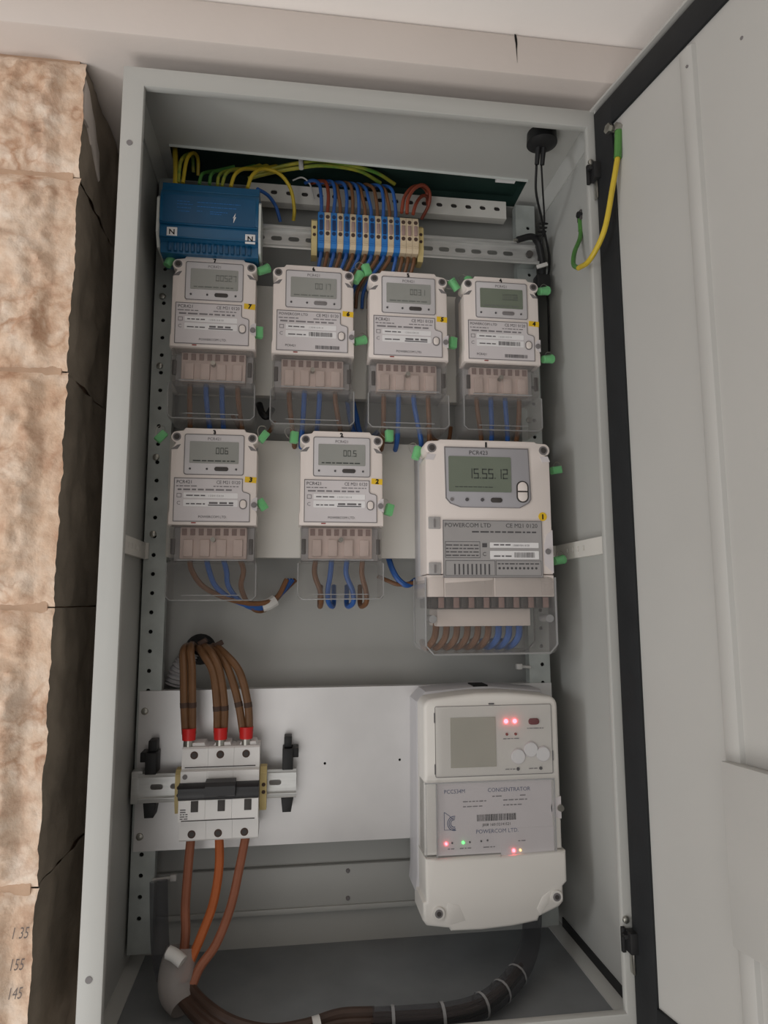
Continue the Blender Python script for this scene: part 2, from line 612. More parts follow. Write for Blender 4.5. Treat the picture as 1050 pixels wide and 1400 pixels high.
def corner_stone(z0, z1, x0, seed):
    """quoin: split front face and rough return at x=-0.055"""
    rng = random.Random(seed)
    off = Vector((rng.uniform(0, 50), rng.uniform(0, 50), rng.uniform(0, 50)))
    st = 0.0032
    nz = max(2, int((z1 - z0) / st))
    xc = -0.052
    yf = 0.030
    nx = int((xc - x0) / st)
    ny = int((0.284 - yf) / 0.009)
    b = MB()

    def H(x, z):
        m = min(1, max(0, (xc - 0.022 - x + 0.006 * noise.noise(Vector((seed, 0, z * 18)))) / 0.014))      # drafted margin at the corner
        e = min(1, max(0, min(z - z0, z1 - z) / 0.016))
        p = Vector((x * 22, 3.1, z * 26)) + off
        q = p * 0.75 + 0.35 * Vector((noise.noise(p * 0.9), 0, noise.noise(p * 0.9 + Vector((5, 5, 5)))))
        big = noise.noise(q)
        mid = 1 - 2 * abs(noise.noise(q * 1.9 + Vector((3, 1, 7))))
        small = noise.fractal(q * 4.2, 0.9, 2.1, 4)
        h = 0.007 + 0.009 * big + 0.0045 * mid + 0.0030 * small
        fine = 0.0012 * noise.fractal(Vector((x * 120, 1, z * 120)) + off, 0.8, 2, 3)
        return max(-0.002, h) * m * e + fine - 0.0015 * (1 - e) ** 2

    rows = []
    for j in range(nz + 1):
        z = z0 + (z1 - z0) * j / nz
        e = min(1, min(z - z0, z1 - z) / 0.010)
        chip = 0.0030 * noise.noise(Vector((seed * 3.3, 2, z * 30))) + 0.0016 * noise.noise(Vector((seed, 5, z * 110)))
        row = []
        for i in range(nx + 1):
            x = x0 + (xc - x0) * i / nx
            row.append((x + (chip if i == nx else 0), yf - H(x, z) + (0.003 * (1 - e)), z))
        for i in range(1, ny + 1):
            y = yf + (0.284 - yf) * i / ny
            h2 = 0.004 * noise.fractal(Vector((7, y * 26, z * 18)) + off, 0.9, 2, 4) * min(1, i / 2)
            row.append((xc + chip * max(0, 1 - i / 4) + h2 - 0.0025, y, z))
        rows.append(row)
    wv = nx + ny + 1
    vs_ = [p for r in rows for p in r]
    v = [b.bm.verts.new(p) for p in vs_]
    for j in range(nz):
        for i in range(wv - 1):
            f = b.bm.faces.new((v[j * wv + i], v[j * wv + i + 1], v[(j + 1) * wv + i + 1], v[(j + 1) * wv + i]))
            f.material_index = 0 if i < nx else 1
    return b.build('stone', ['stone', 'mortar'], wl, ang=60)


for i, (z1, z0) in enumerate(((0.024, -0.1262), (-0.127, -0.3670), (-0.3684, -0.6352), (-0.6368, -0.9252), (-0.9268, -1.20), (-1.204, -1.48), (-1.484, -1.76))):
    corner_stone(z0, z1, -0.42 if i % 2 else -0.36, 11 + i)
b = MB()                                                            # a smear of pale plaster on the return
pp = [(0.036, 0.006), (0.052, 0.002), (0.066, -0.012), (0.080, -0.020), (0.090, -0.036), (0.104, -0.046), (0.108, -0.066), (0.114, -0.080), (0.098, -0.074), (0.084, -0.060), (0.070, -0.058), (0.058, -0.044), (0.040, -0.046), (0.036, -0.030)]
b.prism(pp, -0.060, -0.0515, 0.003, axis='x')
b.build('plaster_smear', 'lintel', wl)
b = MB()                                                            # pencilled figures on the margin
for s, z in (('1 35', -0.972), ('155', -1.002), ('145', -1.029)):
    b.text(s, 0.016, -0.0745, z, 0.0272, sx=0.62, slant=0.15)
b.build('pencil_figures', 'pencil', wl)

# ------------------------------------------------------------------ cabinet shell
H = 1.1028
D = 0.2544
A = 0.0253
cab = thing('electrical_cabinet', 'pale grey steel meter cabinet with its door standing open at the right', 'cabinet', (0.3, D, -H))


def ring_sweep(prof):
    b = MB()
    loops = []
    for d, y in prof:
        loops.append([b.bm.verts.new(p) for p in ((d, y, -d), (0.6 - d, y, -d), (0.6 - d, y, -H + d), (d, y, -H + d))])
    for i in range(len(prof) - 1):
        for j in range(4):
            k = (j + 1) % 4
            b.bm.faces.new((loops[i][j], loops[i][k], loops[i + 1][k], loops[i + 1][j]))
    bmesh.ops.recalc_face_normals(b.bm, faces=b.bm.faces[:])
    return b


fr = ring_sweep([(0, 0.03), (0, 0.003), (0.0009, 0.0009), (0.003, 0), (A - 0.0025, 0), (A - 0.0007, 0.0007), (A, 0.0025), (A, 0.0085), (A - 0.0004, 0.0095),
                 (A - 0.0015, 0.0095), (A - 0.0015, 0.003), (0.0015, 0.0016), (0.0015, 0.03)]).build('front_frame', 'paint', cab)
for z in (-0.0994, -1.0029):
    MB().cyl((0.0115, 0.001, z), (0.0115, -0.0006, z), 0.0034, n=16).build('hole_plug', 'groove', fr)
MB().box(0, 0.0015, 0.03, D, -H, 0).build('side_panel', 'paint', cab)
MB().box(0.5985, 0.6, 0.03, D, -H, 0).build('side_panel', 'paint', cab)
MB().box(0.0015, 0.5985, D - 0.0015, D, -H, 0).build('back_panel', 'paint', cab)
MB().box(0.0015, 0.5985, 0.015, D - 0.0015, -H, -H + 0.0015).build('bottom_panel', 'shaded_floor', cab)
tp = MB().holed([(0.0015, 0.015), (0.5985, 0.015), (0.5985, D - 0.0015), (0.0015, D - 0.0015)],
                [[(0.029, 0.138), (0.551, 0.152), (0.553, 0.224), (0.027, 0.220)]], -0.0015, 0.0, axis='z').build('top_panel', 'paint', cab)
b = MB()                                                            # folded lip along the cable opening; its white stands for caught light
b.faces([(0.029, 0.1365, -0.0045), (0.551, 0.1505, -0.0045), (0.551, 0.152, -0.0045), (0.029, 0.138, -0.0045), (0.029, 0.1365, 0), (0.551, 0.1505, 0), (0.551, 0.152, 0), (0.029, 0.138, 0)],
        [(0, 3, 2, 1), (4, 5, 6, 7), (0, 1, 5, 4), (1, 2, 6, 5), (2, 3, 7, 6), (3, 0, 4, 7)])
b.build('opening_lip', 'white_end', tp)
b = MB().box(0.02, 0.56, 0.128, 0.235, 0.019, 0.0235)
b.box(0.02, 0.56, 0.226, 0.235, 0.0, 0.019)
b.box(0.02, 0.026, 0.128, 0.226, 0.0, 0.019)
b.box(0.552, 0.56, 0.15, 0.226, 0.0, 0.019)
b.box(0.02, 0.56, 0.126, 0.130, 0.001, 0.019)
b.build('cable_duct', 'green_dark', cab)
b = MB().box(0.505, 0.535, 0.16, 0.168, 0.002, 0.018)
for i in range(6):
    b.box(0.507 + i * 0.0045, 0.5095 + i * 0.0045, 0.158, 0.16, 0.003, 0.017)
b.build('duct_comb', 'white_label', cab)
# folded corner strips
for sx in (0, 1):
    def X(x):
        return x if sx else 0.6 - x
    p = [(X(0.5985), -0.0015), (X(0.5985), -0.020), (X(0.596), -0.020), (X(0.586), -0.004), (X(0.586), -0.0015)]
    MB().prism(p, D - 0.0015, 0.016).build('corner_strip', 'paint', cab)
    p = [(X(0.5985), -H + 0.0015), (X(0.5985), -H + 0.010), (X(0.594), -H + 0.010), (X(0.582), -H + 0.003), (X(0.582), -H + 0.0015)]
    MB().prism(p, D - 0.0015, 0.016).build('corner_strip', 'paint', cab)
b = MB()                                                            # dark slotted joint above the right floor strip
b.box(0.5965, 0.5985, 0.05, 0.235, -H + 0.010, -H + 0.022)
b.build('joint_strip', 'black', cab)

# perforated mounting posts
for side, (x0, x1) in enumerate(((0.005, 0.0355), (0.547, 0.578))):
    xc = (x0 + x1) / 2 + (-0.002 if side == 0 else 0.004)
    holes = []
    z = -0.050
    while z > -1.055:
        holes.append(circ(xc, z, 0.0029, 8))
        z -= 0.02585
    zt, zb = -0.012, -1.075
    b = MB().holed([(x0, zb), (x1, zb), (x1, zt), (x0, zt)], holes, 0.2, 0.2018)
    xs = x0 if side == 0 else x1
    b.box(min(xs, xs + (0.0018 if side == 0 else -0.0018)), max(xs, xs + (0.0018 if side == 0 else -0.0018)), 0.2018, D - 0.0015, zb, zt)
    xs = x1 if side == 0 else x0
    b.box(min(xs, xs + (0.0018 if side == 1 else -0.0018)), max(xs, xs + (0.0018 if side == 1 else -0.0018)), 0.2018, 0.216, zb, zt)
    post = b.build('mounting_post', 'galv', cab)
    MB().box(x0 + 0.004, x1 - 0.004, 0.2035, 0.2045, zb + 0.02, zt - 0.02).build('post_hole_backing', 'dark_hole', post)  # added dark sheet behind the holes so they look dark
    for z in ((-0.1948, -0.2985, -0.4306, -0.5381) if side == 0 else (-0.36, -0.40)):
        add_screw(post, (x0 + x1) / 2 - 0.004, 0.2, z, 0.0048)
# perforated depth bars half way up
for side in (0, 1):
    x0, x1 = ((0.0016, 0.008) if side == 0 else (0.592, 0.5984))
    holes = [[(y - .002, -0.5645), (y + .002, -0.5645), (y + .002, -0.5575), (y - .002, -0.5575)] for y in (0.10, 0.118, 0.136, 0.154)]
    b = MB().holed([(0.03, -0.5725), (0.200, -0.5725), (0.200, -0.5505), (0.03, -0.5505)], holes, x0, x1, axis='x')
    cb = b.build('depth_bar', 'plate', cab)
    if side == 1:
        MB().box(0.576, 0.597, 0.198, 0.2, -0.5725, -0.5505).build('bar_bracket', 'plate', cb)
    else:
        MB().box(0.003, 0.012, 0.196, 0.1995, -0.5725, -0.5505).build('bar_bracket', 'plate', cb)

# mounting plates
b = MB().box(0.034, 0.5475, 0.1985, 0.2005, -0.337, -0.171, 0.0008)
b.box(0.034, 0.5475, 0.2005, 0.212, -0.337, -0.335)
b.box(0.034, 0.5475, 0.2005, 0.212, -0.173, -0.171)
b.build('meter_plate', 'plate', cab)
b = MB().box(0.034, 0.5475, 0.1985, 0.2005, -0.570, -0.403, 0.0008)
b.box(0.034, 0.5475, 0.2005, 0.212, -0.570, -0.568)
b.box(0.034, 0.5475, 0.2005, 0.212, -0.405, -0.403)
b.build('meter_plate', 'plate', cab)
hl = [circ(0.2539, -0.8485, 0.0018, 8), circ(0.3566, -0.8472, 0.0018, 8)]
b = MB().holed([(0.008, -0.950), (0.578, -0.950), (0.578, -0.748), (0.008, -0.748)], hl, 0.197, 0.1995)
b.box(0.008, 0.578, 0.1995, 0.214, -0.750, -0.748)
b.box(0.008, 0.578, 0.1995, 0.214, -0.950, -0.948)
gp = b.build('galvanised_plate', 'galv_plate', cab)
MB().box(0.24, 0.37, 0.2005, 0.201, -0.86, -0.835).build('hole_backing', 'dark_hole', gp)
for z in (-0.7741, -0.9317):
    add_screw(gp, 0.0155, 0.197, z, 0.0048)
    add_screw(gp, 0.566, 0.197, z, 0.0048)
# slotted bracket near the top, behind the rail
holes = [rr(x - 0.005, x + 0.005, -0.0205, -0.0135, 0.0033, 3) for x in [0.148 + 0.0232 * i for i in range(17)]]
b = MB().holed([(0.132, -0.033), (0.534, -0.033), (0.534, -0.004), (0.132, -0.004)], holes, 0.2065, 0.2085)
b.box(0.132, 0.534, 0.2085, 0.222, -0.033, -0.031)
ub = b.build('slotted_bracket', 'plate', cab)
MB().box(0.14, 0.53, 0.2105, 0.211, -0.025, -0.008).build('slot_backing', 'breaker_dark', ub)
# stiffener across the foot of the back panel
b = MB().box(0.028, 0.57, D - 0.010, D - 0.0015, -1.052, -0.996, 0.003)
b.box(0.028, 0.57, D - 0.013, D - 0.010, -1.056, -1.049, 0.001)
sf = b.build('back_stiffener', 'paint', cab)
for z in (-1.005, -1.041):
    add_screw(sf, 0.2895, D - 0.010, z, 0.003, m='groove')
# grommet where the brown cables leave the back panel
b = MB().cyl((0.078, D - 0.0015, -0.698), (0.078, D - 0.010, -0.698), 0.022, 0.019, n=20)
b.build('cable_grommet', 'black', cab)

b = MB().tube([(0.066, 0.238, -0.700), (0.060, 0.237, -0.712), (0.052, 0.238, -0.726), (0.046, 0.240, -0.745)], 0.012, 14, sub=10, cap=False, radii=lambda f: 0.0125 + 0.0016 * math.sin(f * 70))
b.build('conduit_stub', 'meter_grey', cab)

# hinges
for z in (-0.0935, -1.0005):
    h = MB().box(0.575, 0.590, -0.016, -0.001, z - 0.011, z + 0.011, 0.0015).box(0.571, 0.5755, -0.005, 0.0, z - 0.013, z + 0.013, 0.001) \
        .box(0.571, 0.585, -0.011, -0.002, z + 0.003, z + 0.008, 0.001).build('hinge', 'black', cab)
    add_screw(h, 0.5785, 0.0, z + 0.019, 0.0042)
    MB().box(0.580, 0.5822, -0.010, -0.002, z - 0.034, z - 0.011, 0.0006).build('hinge_pin_plate', 'screw', h)

# door, swung open about its right-hand hinges
hp = Vector((0.582, -0.004, 0))
dd = Vector((0.174, -0.985, 0)).normalized()
nn = Vector((-dd.y, dd.x, 0)) * -1            # from the inside face towards the room's left
nn = Vector((dd.y, -dd.x, 0))
DM = Matrix(((dd.x, nn.x, 0, hp.x), (dd.y, nn.y, 0, hp.y), (0, 0, 1, 0), (0, 0, 0, 1)))   # (u, out, z) -> scene


def dbuild(b, name, m, parent):
    b.bm.transform(DM)
    bmesh.ops.recalc_face_normals(b.bm, faces=b.bm.faces[:])
    return b.build(name, m, parent)


DW = 0.575
b = MB().box(0, DW, -0.018, -0.0165, -H, 0)                                      # outer skin
b.box(-0.009, DW, -0.0165, 0.001, -0.004, 0, 0.001)
b.box(-0.002, DW, -0.0165, 0.001, -H, -H + 0.004, 0.001)
b.box(-0.002, 0.001, -0.0165, -0.003, -H, 0, 0.001)
b.box(DW - 0.002, DW, -0.0165, -0.003, -H, 0, 0.001)
b.box(0.030, DW - 0.03, -0.0165, -0.003, -H + 0.04, -0.04)                        # inner face
door = dbuild(b, 'door', 'door_paint', cab)
b = MB()
g0, g1 = 0.0015, 0.0365
b.box(g0, g1, -0.0165, 0.0003, -H + 0.012, -0.011, 0.0015)
b.box(DW - g1, DW - g0, -0.0165, 0.0003, -H + 0.012, -0.011, 0.0015)
b.box(g1 - 0.001, DW - g1 + 0.001, -0.0165, 0.0003, -0.048, -0.011, 0.0015)
b.box(g1 - 0.001, DW - g1 + 0.001, -0.0165, 0.0003, -H + 0.012, -H + 0.051, 0.0015)
dbuild(b, 'gasket', 'gasket', door)
for u in (0.1545, DW - 0.1545 - 0.017):                                         # folded stiffening ribs
    b = MB().prism([(u - 0.002, -0.004), (u - 0.0004, 0.0015), (u + 0.002, 0.003), (u + 0.013, 0.0026), (u + 0.0165, 0.0012), (u + 0.019, -0.004)], -1.045, -0.056, axis='z')
    dbuild(b, 'stiffening_rib', 'door_paint', door)
b = MB()
b.box(0.158, DW - 0.16, 0.0, 0.011, -0.936, -0.777, 0.001)
b.box(0.160, DW - 0.162, -0.004, 0.0, -0.936, -0.790)
dbuild(b, 'document_pocket', 'door_paint', door)
for (u, z) in ((0.1655, -0.078), (0.229, -0.0985), (0.199, -0.82)):
    b = MB().cyl((u, -0.004, z), (u, 0.004 if u < .17 else -0.002, z), 0.0022, 0.0014, n=10)
    dbuild(b, 'weld_stud', 'groove', door)
b = MB().cyl((0.040, -0.004, -0.060), (0.040, 0.010, -0.060), 0.0035, n=12)
b.cyl((0.040, 0.006, -0.060), (0.040, 0.010, -0.060), 0.0062, n=6)
b.cyl((0.048, -0.004, -0.062), (0.048, 0.004, -0.062), 0.005, n=6)
dbuild(b, 'earth_stud', 'screw', door)

P = {}
P['ant_a']= [(0.53, 0.062, -0.04), (0.539, 0.09, -0.06), (0.561, 0.13, -0.071), (0.572, 0.15, -0.078), (0.591, 0.18, -0.099), (0.595, 0.19, -0.118), (0.593, 0.195, -0.145), (0.595, 0.2, -0.191), (0.594, 0.2, -0.25)]
P['ant_b']= [(0.537, 0.062, -0.04), (0.549, 0.09, -0.059), (0.566, 0.13, -0.076), (0.572, 0.15, -0.078), (0.576, 0.17, -0.094), (0.581, 0.18, -0.118), (0.583, 0.19, -0.142)]
P['ant_c']= [(0.536, 0.165, -0.091), (0.558, 0.165, -0.084), (0.57, 0.17, -0.088), (0.576, 0.175, -0.103), (0.58, 0.18, -0.124), (0.578, 0.185, -0.149)]
P['e1']= [(0.039, 0.14, -0.059), (0.038, 0.145, -0.034), (0.033, 0.16, 0.006), (0.027, 0.18, 0.037)]
P['e2']= [(0.043, 0.14, -0.056), (0.044, 0.145, -0.022), (0.05, 0.16, 0.001), (0.053, 0.185, 0.016), (0.053, 0.2, 0.001)]
P['e3']= [(0.049, 0.14, -0.056), (0.052, 0.145, -0.019), (0.057, 0.16, 0.004), (0.061, 0.185, 0.014), (0.06, 0.2, -0.004)]
P['e4']= [(0.071, 0.14, -0.056), (0.073, 0.145, -0.039), (0.078, 0.16, -0.024), (0.092, 0.19, 0.001), (0.112, 0.2, 0.015)]
P['e5']= [(0.085, 0.14, -0.055), (0.086, 0.145, -0.038), (0.092, 0.16, -0.021), (0.119, 0.18, -0.003), (0.144, 0.2, 0.02)]
P['e6']= [(0.096, 0.14, -0.055), (0.097, 0.145, -0.038), (0.105, 0.16, -0.02), (0.13, 0.18, -0.001), (0.155, 0.2, 0.023)]
P['e7']= [(0.102, 0.14, -0.056), (0.106, 0.145, -0.035), (0.116, 0.16, -0.016), (0.14, 0.18, 0.0), (0.166, 0.2, 0.024)]
P['e8']= [(0.114, 0.14, -0.056), (0.119, 0.145, -0.034), (0.13, 0.16, -0.014), (0.151, 0.18, 0.001), (0.182, 0.2, 0.024)]
P['e9']= [(0.137, 0.14, -0.056), (0.143, 0.145, -0.033), (0.157, 0.16, -0.012), (0.18, 0.17, -0.011), (0.196, 0.18, -0.026), (0.202, 0.19, -0.051), (0.201, 0.2, -0.065)]
P['e10']= [(0.14, 0.19, -0.004), (0.172, 0.18, 0.004), (0.209, 0.17, 0.009), (0.242, 0.17, 0.015), (0.285, 0.17, 0.012), (0.324, 0.18, 0.01), (0.355, 0.2, 0.007)]
P['e11']= [(0.134, 0.19, -0.009), (0.169, 0.18, -0.003), (0.212, 0.17, 0.002), (0.247, 0.17, 0.008), (0.297, 0.18, 0.011), (0.333, 0.2, 0.007)]
P['bl1']= [(0.15, 0.15, -0.05), (0.164, 0.17, -0.046), (0.175, 0.185, -0.053), (0.182, 0.195, -0.071)]
P['wh1']= [(0.199, 0.2, -0.0), (0.213, 0.2, 0.006), (0.225, 0.2, -0.004), (0.231, 0.195, -0.031)]
P['tie_g']= [(0.217, 0.168, 0.013), (0.218, 0.168, -0.005)]
P['loop1']= [(0.357, 0.15, -0.07), (0.362, 0.155, -0.043), (0.375, 0.165, -0.02), (0.392, 0.18, -0.006), (0.404, 0.195, -0.005), (0.406, 0.2, -0.023)]
P['loop2']= [(0.365, 0.15, -0.071), (0.367, 0.15, -0.048), (0.377, 0.155, -0.028), (0.392, 0.165, -0.014), (0.405, 0.18, -0.014), (0.406, 0.19, -0.029), (0.396, 0.2, -0.048)]
P['loop3']= [(0.374, 0.15, -0.071), (0.379, 0.155, -0.053), (0.389, 0.17, -0.031), (0.4, 0.185, -0.018), (0.409, 0.2, -0.017)]
P['cab1a']= [(0.076, 0.15, -0.796), (0.073, 0.148, -0.757), (0.071, 0.15, -0.72), (0.068, 0.16, -0.696), (0.068, 0.19, -0.69), (0.068, 0.25, -0.696)]
P['cab1b']= [(0.084, 0.15, -0.796), (0.083, 0.148, -0.757), (0.081, 0.15, -0.716), (0.077, 0.16, -0.694), (0.074, 0.19, -0.688), (0.072, 0.25, -0.696)]
P['cab2a']= [(0.115, 0.15, -0.795), (0.114, 0.146, -0.762), (0.108, 0.148, -0.721), (0.094, 0.16, -0.699), (0.084, 0.19, -0.692), (0.078, 0.25, -0.7)]
P['cab2b']= [(0.123, 0.15, -0.795), (0.123, 0.148, -0.762), (0.116, 0.15, -0.72), (0.103, 0.16, -0.696), (0.09, 0.19, -0.69), (0.084, 0.25, -0.7)]
P['cab3a']= [(0.147, 0.15, -0.795), (0.14, 0.15, -0.758), (0.128, 0.155, -0.722), (0.113, 0.17, -0.7), (0.097, 0.2, -0.693), (0.09, 0.25, -0.702)]
P['cab3b']= [(0.155, 0.15, -0.795), (0.152, 0.15, -0.759), (0.14, 0.155, -0.72), (0.118, 0.17, -0.697), (0.102, 0.2, -0.691), (0.094, 0.25, -0.7)]
P['cab4']= [(0.086, 0.155, -0.918), (0.084, 0.15, -0.959), (0.083, 0.145, -0.999), (0.085, 0.14, -1.026), (0.084, 0.13, -1.05), (0.08, 0.12, -1.067)]
P['cab5']= [(0.12, 0.155, -0.918), (0.122, 0.145, -0.955), (0.117, 0.135, -0.993), (0.105, 0.125, -1.025), (0.094, 0.12, -1.05), (0.089, 0.11, -1.068)]
P['cab6']= [(0.154, 0.155, -0.918), (0.147, 0.145, -0.956), (0.138, 0.135, -0.998), (0.123, 0.125, -1.034), (0.106, 0.115, -1.054), (0.098, 0.105, -1.07)]
P['gy']= [(0.591, -0.05, -0.069), (0.589, -0.05, -0.099), (0.582, -0.047, -0.137), (0.573, -0.038, -0.189), (0.564, -0.015, -0.215), (0.565, 0.02, -0.208), (0.572, 0.05, -0.187), (0.581, 0.065, -0.161), (0.594, 0.075, -0.135), (0.599, 0.08, -0.116)]
P['lug']= [(0.592, -0.042, -0.051), (0.599, -0.045, -0.053)]

ORD = ['first', 'second', 'third', 'fourth', 'fifth', 'sixth', 'seventh', 'eighth', 'ninth', 'tenth']
MN = {'7': 'leftmost upper meter', '6': 'second upper meter', '5': 'third upper meter', '4': 'rightmost upper meter', '3': 'leftmost lower meter', '2': 'middle lower meter'}


# ------------------------------------------------------------------ single-phase meters
def shell(b, x0, x1, z0, z1, yf, yb, t=0.0014, top=False, bottom=True, r=0.005):
    """open-backed clear box: front, two sides, bottom"""
    poly = rr(x0, x1, z0, z1, r, 3)
    n = len(poly)
    inn = rr(x0 + t, x1 - t, z0 + t, z1 - t, max(r - t, 0.001), 3)
    b.prism(poly, yf + t, yf)
    v = [b.bm.verts.new((x, yf + t, z)) for x, z in poly] + [b.bm.verts.new((x, yb, z)) for x, z in poly] \
        + [b.bm.verts.new((x, yf + t, z)) for x, z in inn] + [b.bm.verts.new((x, yb, z)) for x, z in inn]
    for i in range(n):
        j = (i + 1) % n
        if poly[i][1] > z1 - 1e-5 and poly[j][1] > z1 - 1e-5 and not top:
            continue
        b.bm.faces.new((v[i], v[j], v[n + j], v[n + i]))
        b.bm.faces.new((v[2 * n + j], v[2 * n + i], v[3 * n + i], v[3 * n + j]))
        b.bm.faces.new((v[n + i], v[n + j], v[3 * n + j], v[3 * n + i]))
    return b


def single_meter(num, where, lcd, lcd_mat, seg_mat, variant, x, ztop):
    T = 0.226
    rng = random.Random(100 + int(num))
    t = local_thing('electricity_meter', f'white single-phase meter with yellow sticker {num}, {where}', 'meter', 'single-phase meters on the two white plates')
    MB().box(-0.0525, 0.0525, -0.034, 0, 0.052, T - 0.006, 0.002).build('base', 'meter_grey', t)
    # housing outline with two screw lugs at the top corners
    R_ = [(0.0565, 0.0975), (0.0565, 0.113), (0.0555, 0.116), (0.0555, T - 0.030), (0.0500, T - 0.0205)]
    R_ += circ(0.0485, T - 0.0125, 0.0078, 8, -55, 75)
    R_ += [(0.0405, T - 0.0035), (0.038, T)]
    outline = R_ + [(-a, c) for a, c in R_[::-1]]
    MB().prism(outline, -0.034, -0.064, 0.0022).build('housing', 'white_pl', t)
    for s in (-1, 1):
        b = MB().cyl((s * 0.0485, -0.0635, T - 0.0125), (s * 0.0485, -0.0646, T - 0.0125), 0.0056, 0.0052, n=16)
        q = b.build('screw_recess', 'groove', t)
        MB().cyl((s * 0.0485, -0.0646, T - 0.0125), (s * 0.0485, -0.0654, T - 0.0125), 0.0036, 0.003, n=12).build('lug_screw', 'breaker_dark', q)
        MB().prism([(s * 0.0555, T - 0.0295), (s * 0.0475, T - 0.0235), (s * 0.0430, T - 0.0225), (s * 0.0470, T - 0.029)], -0.0638, -0.0643).build('lug_hollow_shade', 'groove', t)  # grey patch painted as the shade in the hollow below the lug
    # display window
    yb = -0.0642
    bz = rr(-0.0385, 0.0385, T - 0.063, T - 0.0085, 0.003, 3)
    b = MB().prism(bz, -0.063, yb - 0.0008, 0.0005)
    win = b.build('display_window', 'grey_pl', t)
    MB().ring(bz, rr(-0.0375, 0.0375, T - 0.062, T - 0.0095, 0.0025, 3), yb - 0.0012).build('window_rim', 'groove', win)
    MB().prism(rr(-0.0315, 0.0315, T - 0.0475, T - 0.0185, 0.001, 2), yb, yb - 0.0014).build('display', lcd_mat, win)
    b = MB().segs(lcd, 0.002 if len(lcd) < 6 else -0.006, T - 0.035, 0.0085, yb - 0.0017)
    b.greek(-0.027, 0.027, T - 0.045, 0.0022, yb - 0.0017, rng)
    b.build('display_digits', seg_mat, win)
    MB().text('PCR421', 0.0055, 0, T - 0.0165, yb - 0.0012, 'CENTER').build('window_lettering', 'ink_faint', win)
    for xx in (-0.0305, -0.009, 0.0285):
        MB().cyl((xx, yb, T - 0.055), (xx, yb - 0.0016, T - 0.055), 0.0014, n=10).build('indicator', 'ink', win)
    MB().prism(rr(0.0005, 0.0185, T - 0.0575, T - 0.052, 0.0026, 4), yb, yb - 0.0018, 0.0005).build('infrared_port', 'breaker_dark' if variant != 1 else 'groove', win)
    # nameplate with a notch at its upper right
    npz0, npz1 = 0.1015, T - 0.067
    npo = [(-0.050, npz0), (0.0475, npz0), (0.0475, npz1 - 0.021), (0.0455, npz1 - 0.019), (0.0385, npz1 - 0.017), (0.0375, npz1 - 0.015), (0.0375, npz1), (-0.050, npz1)]
    ins = [(-0.049, npz0 + .001), (0.0465, npz0 + .001), (0.0465, npz1 - 0.0215), (0.0450, npz1 - 0.0199), (0.0380, npz1 - 0.018), (0.0365, npz1 - 0.0155), (0.0365, npz1 - .001), (-0.049, npz1 - .001)]
    pl = MB().prism(npo, -0.063, -0.0648).build('nameplate', 'name_pl' if variant == 0 else 'name_pl', t)
    MB().ring(npo, ins, -0.0651).build('nameplate_rim', 'groove', pl)
    y = -0.0651
    b = MB()
    if variant == 0:
        b.text('PCR421', 0.0062, -0.047, npz1 - 0.0075, y)
        b.text('POWERCOM LTD.', 0.0045, 0.0, npz0 + 0.005, y, 'CENTER')
    else:
        b.text('POWERCOM LTD', 0.0050, -0.047, npz1 - 0.0070, y)
        b.text('PCR421', 0.0045, -0.038, npz0 + 0.006, y)
        b.barcode(0.003, 0.036, npz0 + 0.004, npz0 + 0.009, y, rng)
    b.text('CE M21 0120', 0.0062, 0.0365 - 0.002, npz1 - 0.0075, y, 'RIGHT', sx=0.9)
    b.build('nameplate_lettering', 'ink', pl)
    b = MB()
    b.greek(-0.047, -0.02, npz1 - 0.0115, 0.0018, y, rng)
    b.greek(0.000, 0.033, npz1 - 0.0115, 0.0018, y, rng)
    b.greek(-0.045, 0.028, npz1 - 0.0165, 0.0030, y, rng)
    b.build('fine_print', 'ink_faint', pl)
    b = MB().ring([(-0.046, npz1 - 0.026), (-0.040, npz1 - 0.026), (-0.040, npz1 - 0.0205), (-0.046, npz1 - 0.0205)], [(-0.0453, npz1 - 0.0253), (-0.0407, npz1 - 0.0253), (-0.0407, npz1 - 0.0212), (-0.0453, npz1 - 0.0212)], y)
    b.text('C', 0.007, -0.046, npz1 - 0.0355, y)
    b.build('class_symbol', 'ink_faint', pl)
    for k, (za, zb) in enumerate(((npz1 - 0.0265, npz1 - 0.0195), (npz1 - 0.0375, npz1 - 0.0285))):
        lb = MB().prism(rr(-0.0375, 0.0315, za, zb, 0.001, 2), -0.0648, -0.0653).build('label', 'white_label', pl)
        b = MB().greek(-0.034, -0.010, za + 0.0025, 0.0022, -0.0656, rng)
        if k == 0:
            b.text('1 3 0 0 1 5 0 1 0', 0.0032, -0.006, za + 0.002, -0.0656, sx=0.9)
        elif variant == 0:
            b.rect(-0.006, 0.026, za + 0.001, za + 0.0025, -0.0656)
            b.greek(-0.005, 0.026, za + 0.0035, 0.0034, -0.0656, rng)
        else:
            b.barcode(-0.006, 0.026, za + 0.0015, zb - 0.0015, -0.0656, rng)
        b.build('label_print', 'ink_soft', lb)
    b = MB().prism(rr(0.0335, 0.0435, npz1 - 0.0405, npz1 - 0.0275, 0.0048, 5), -0.0645, -0.0658)
    q = b.build('button_ring', 'groove', pl)
    MB().prism(rr(0.0347, 0.0423, npz1 - 0.0393, npz1 - 0.0287, 0.0037, 5), -0.0645, -0.0668, 0.0006).build('button', 'white_pl', q)
    # sealing boss on the right edge
    b = MB().prism(circ(0.0565, 0.1255, 0.0090, 10, 90, 270), -0.062, -0.0645)
    q = b.build('sealing_boss', 'name_pl', t)
    MB().cyl((0.0525, -0.0640, 0.1245), (0.0525, -0.0662, 0.1245), 0.0040, 0.0034, n=12).build('boss_screw', 'groove', q)
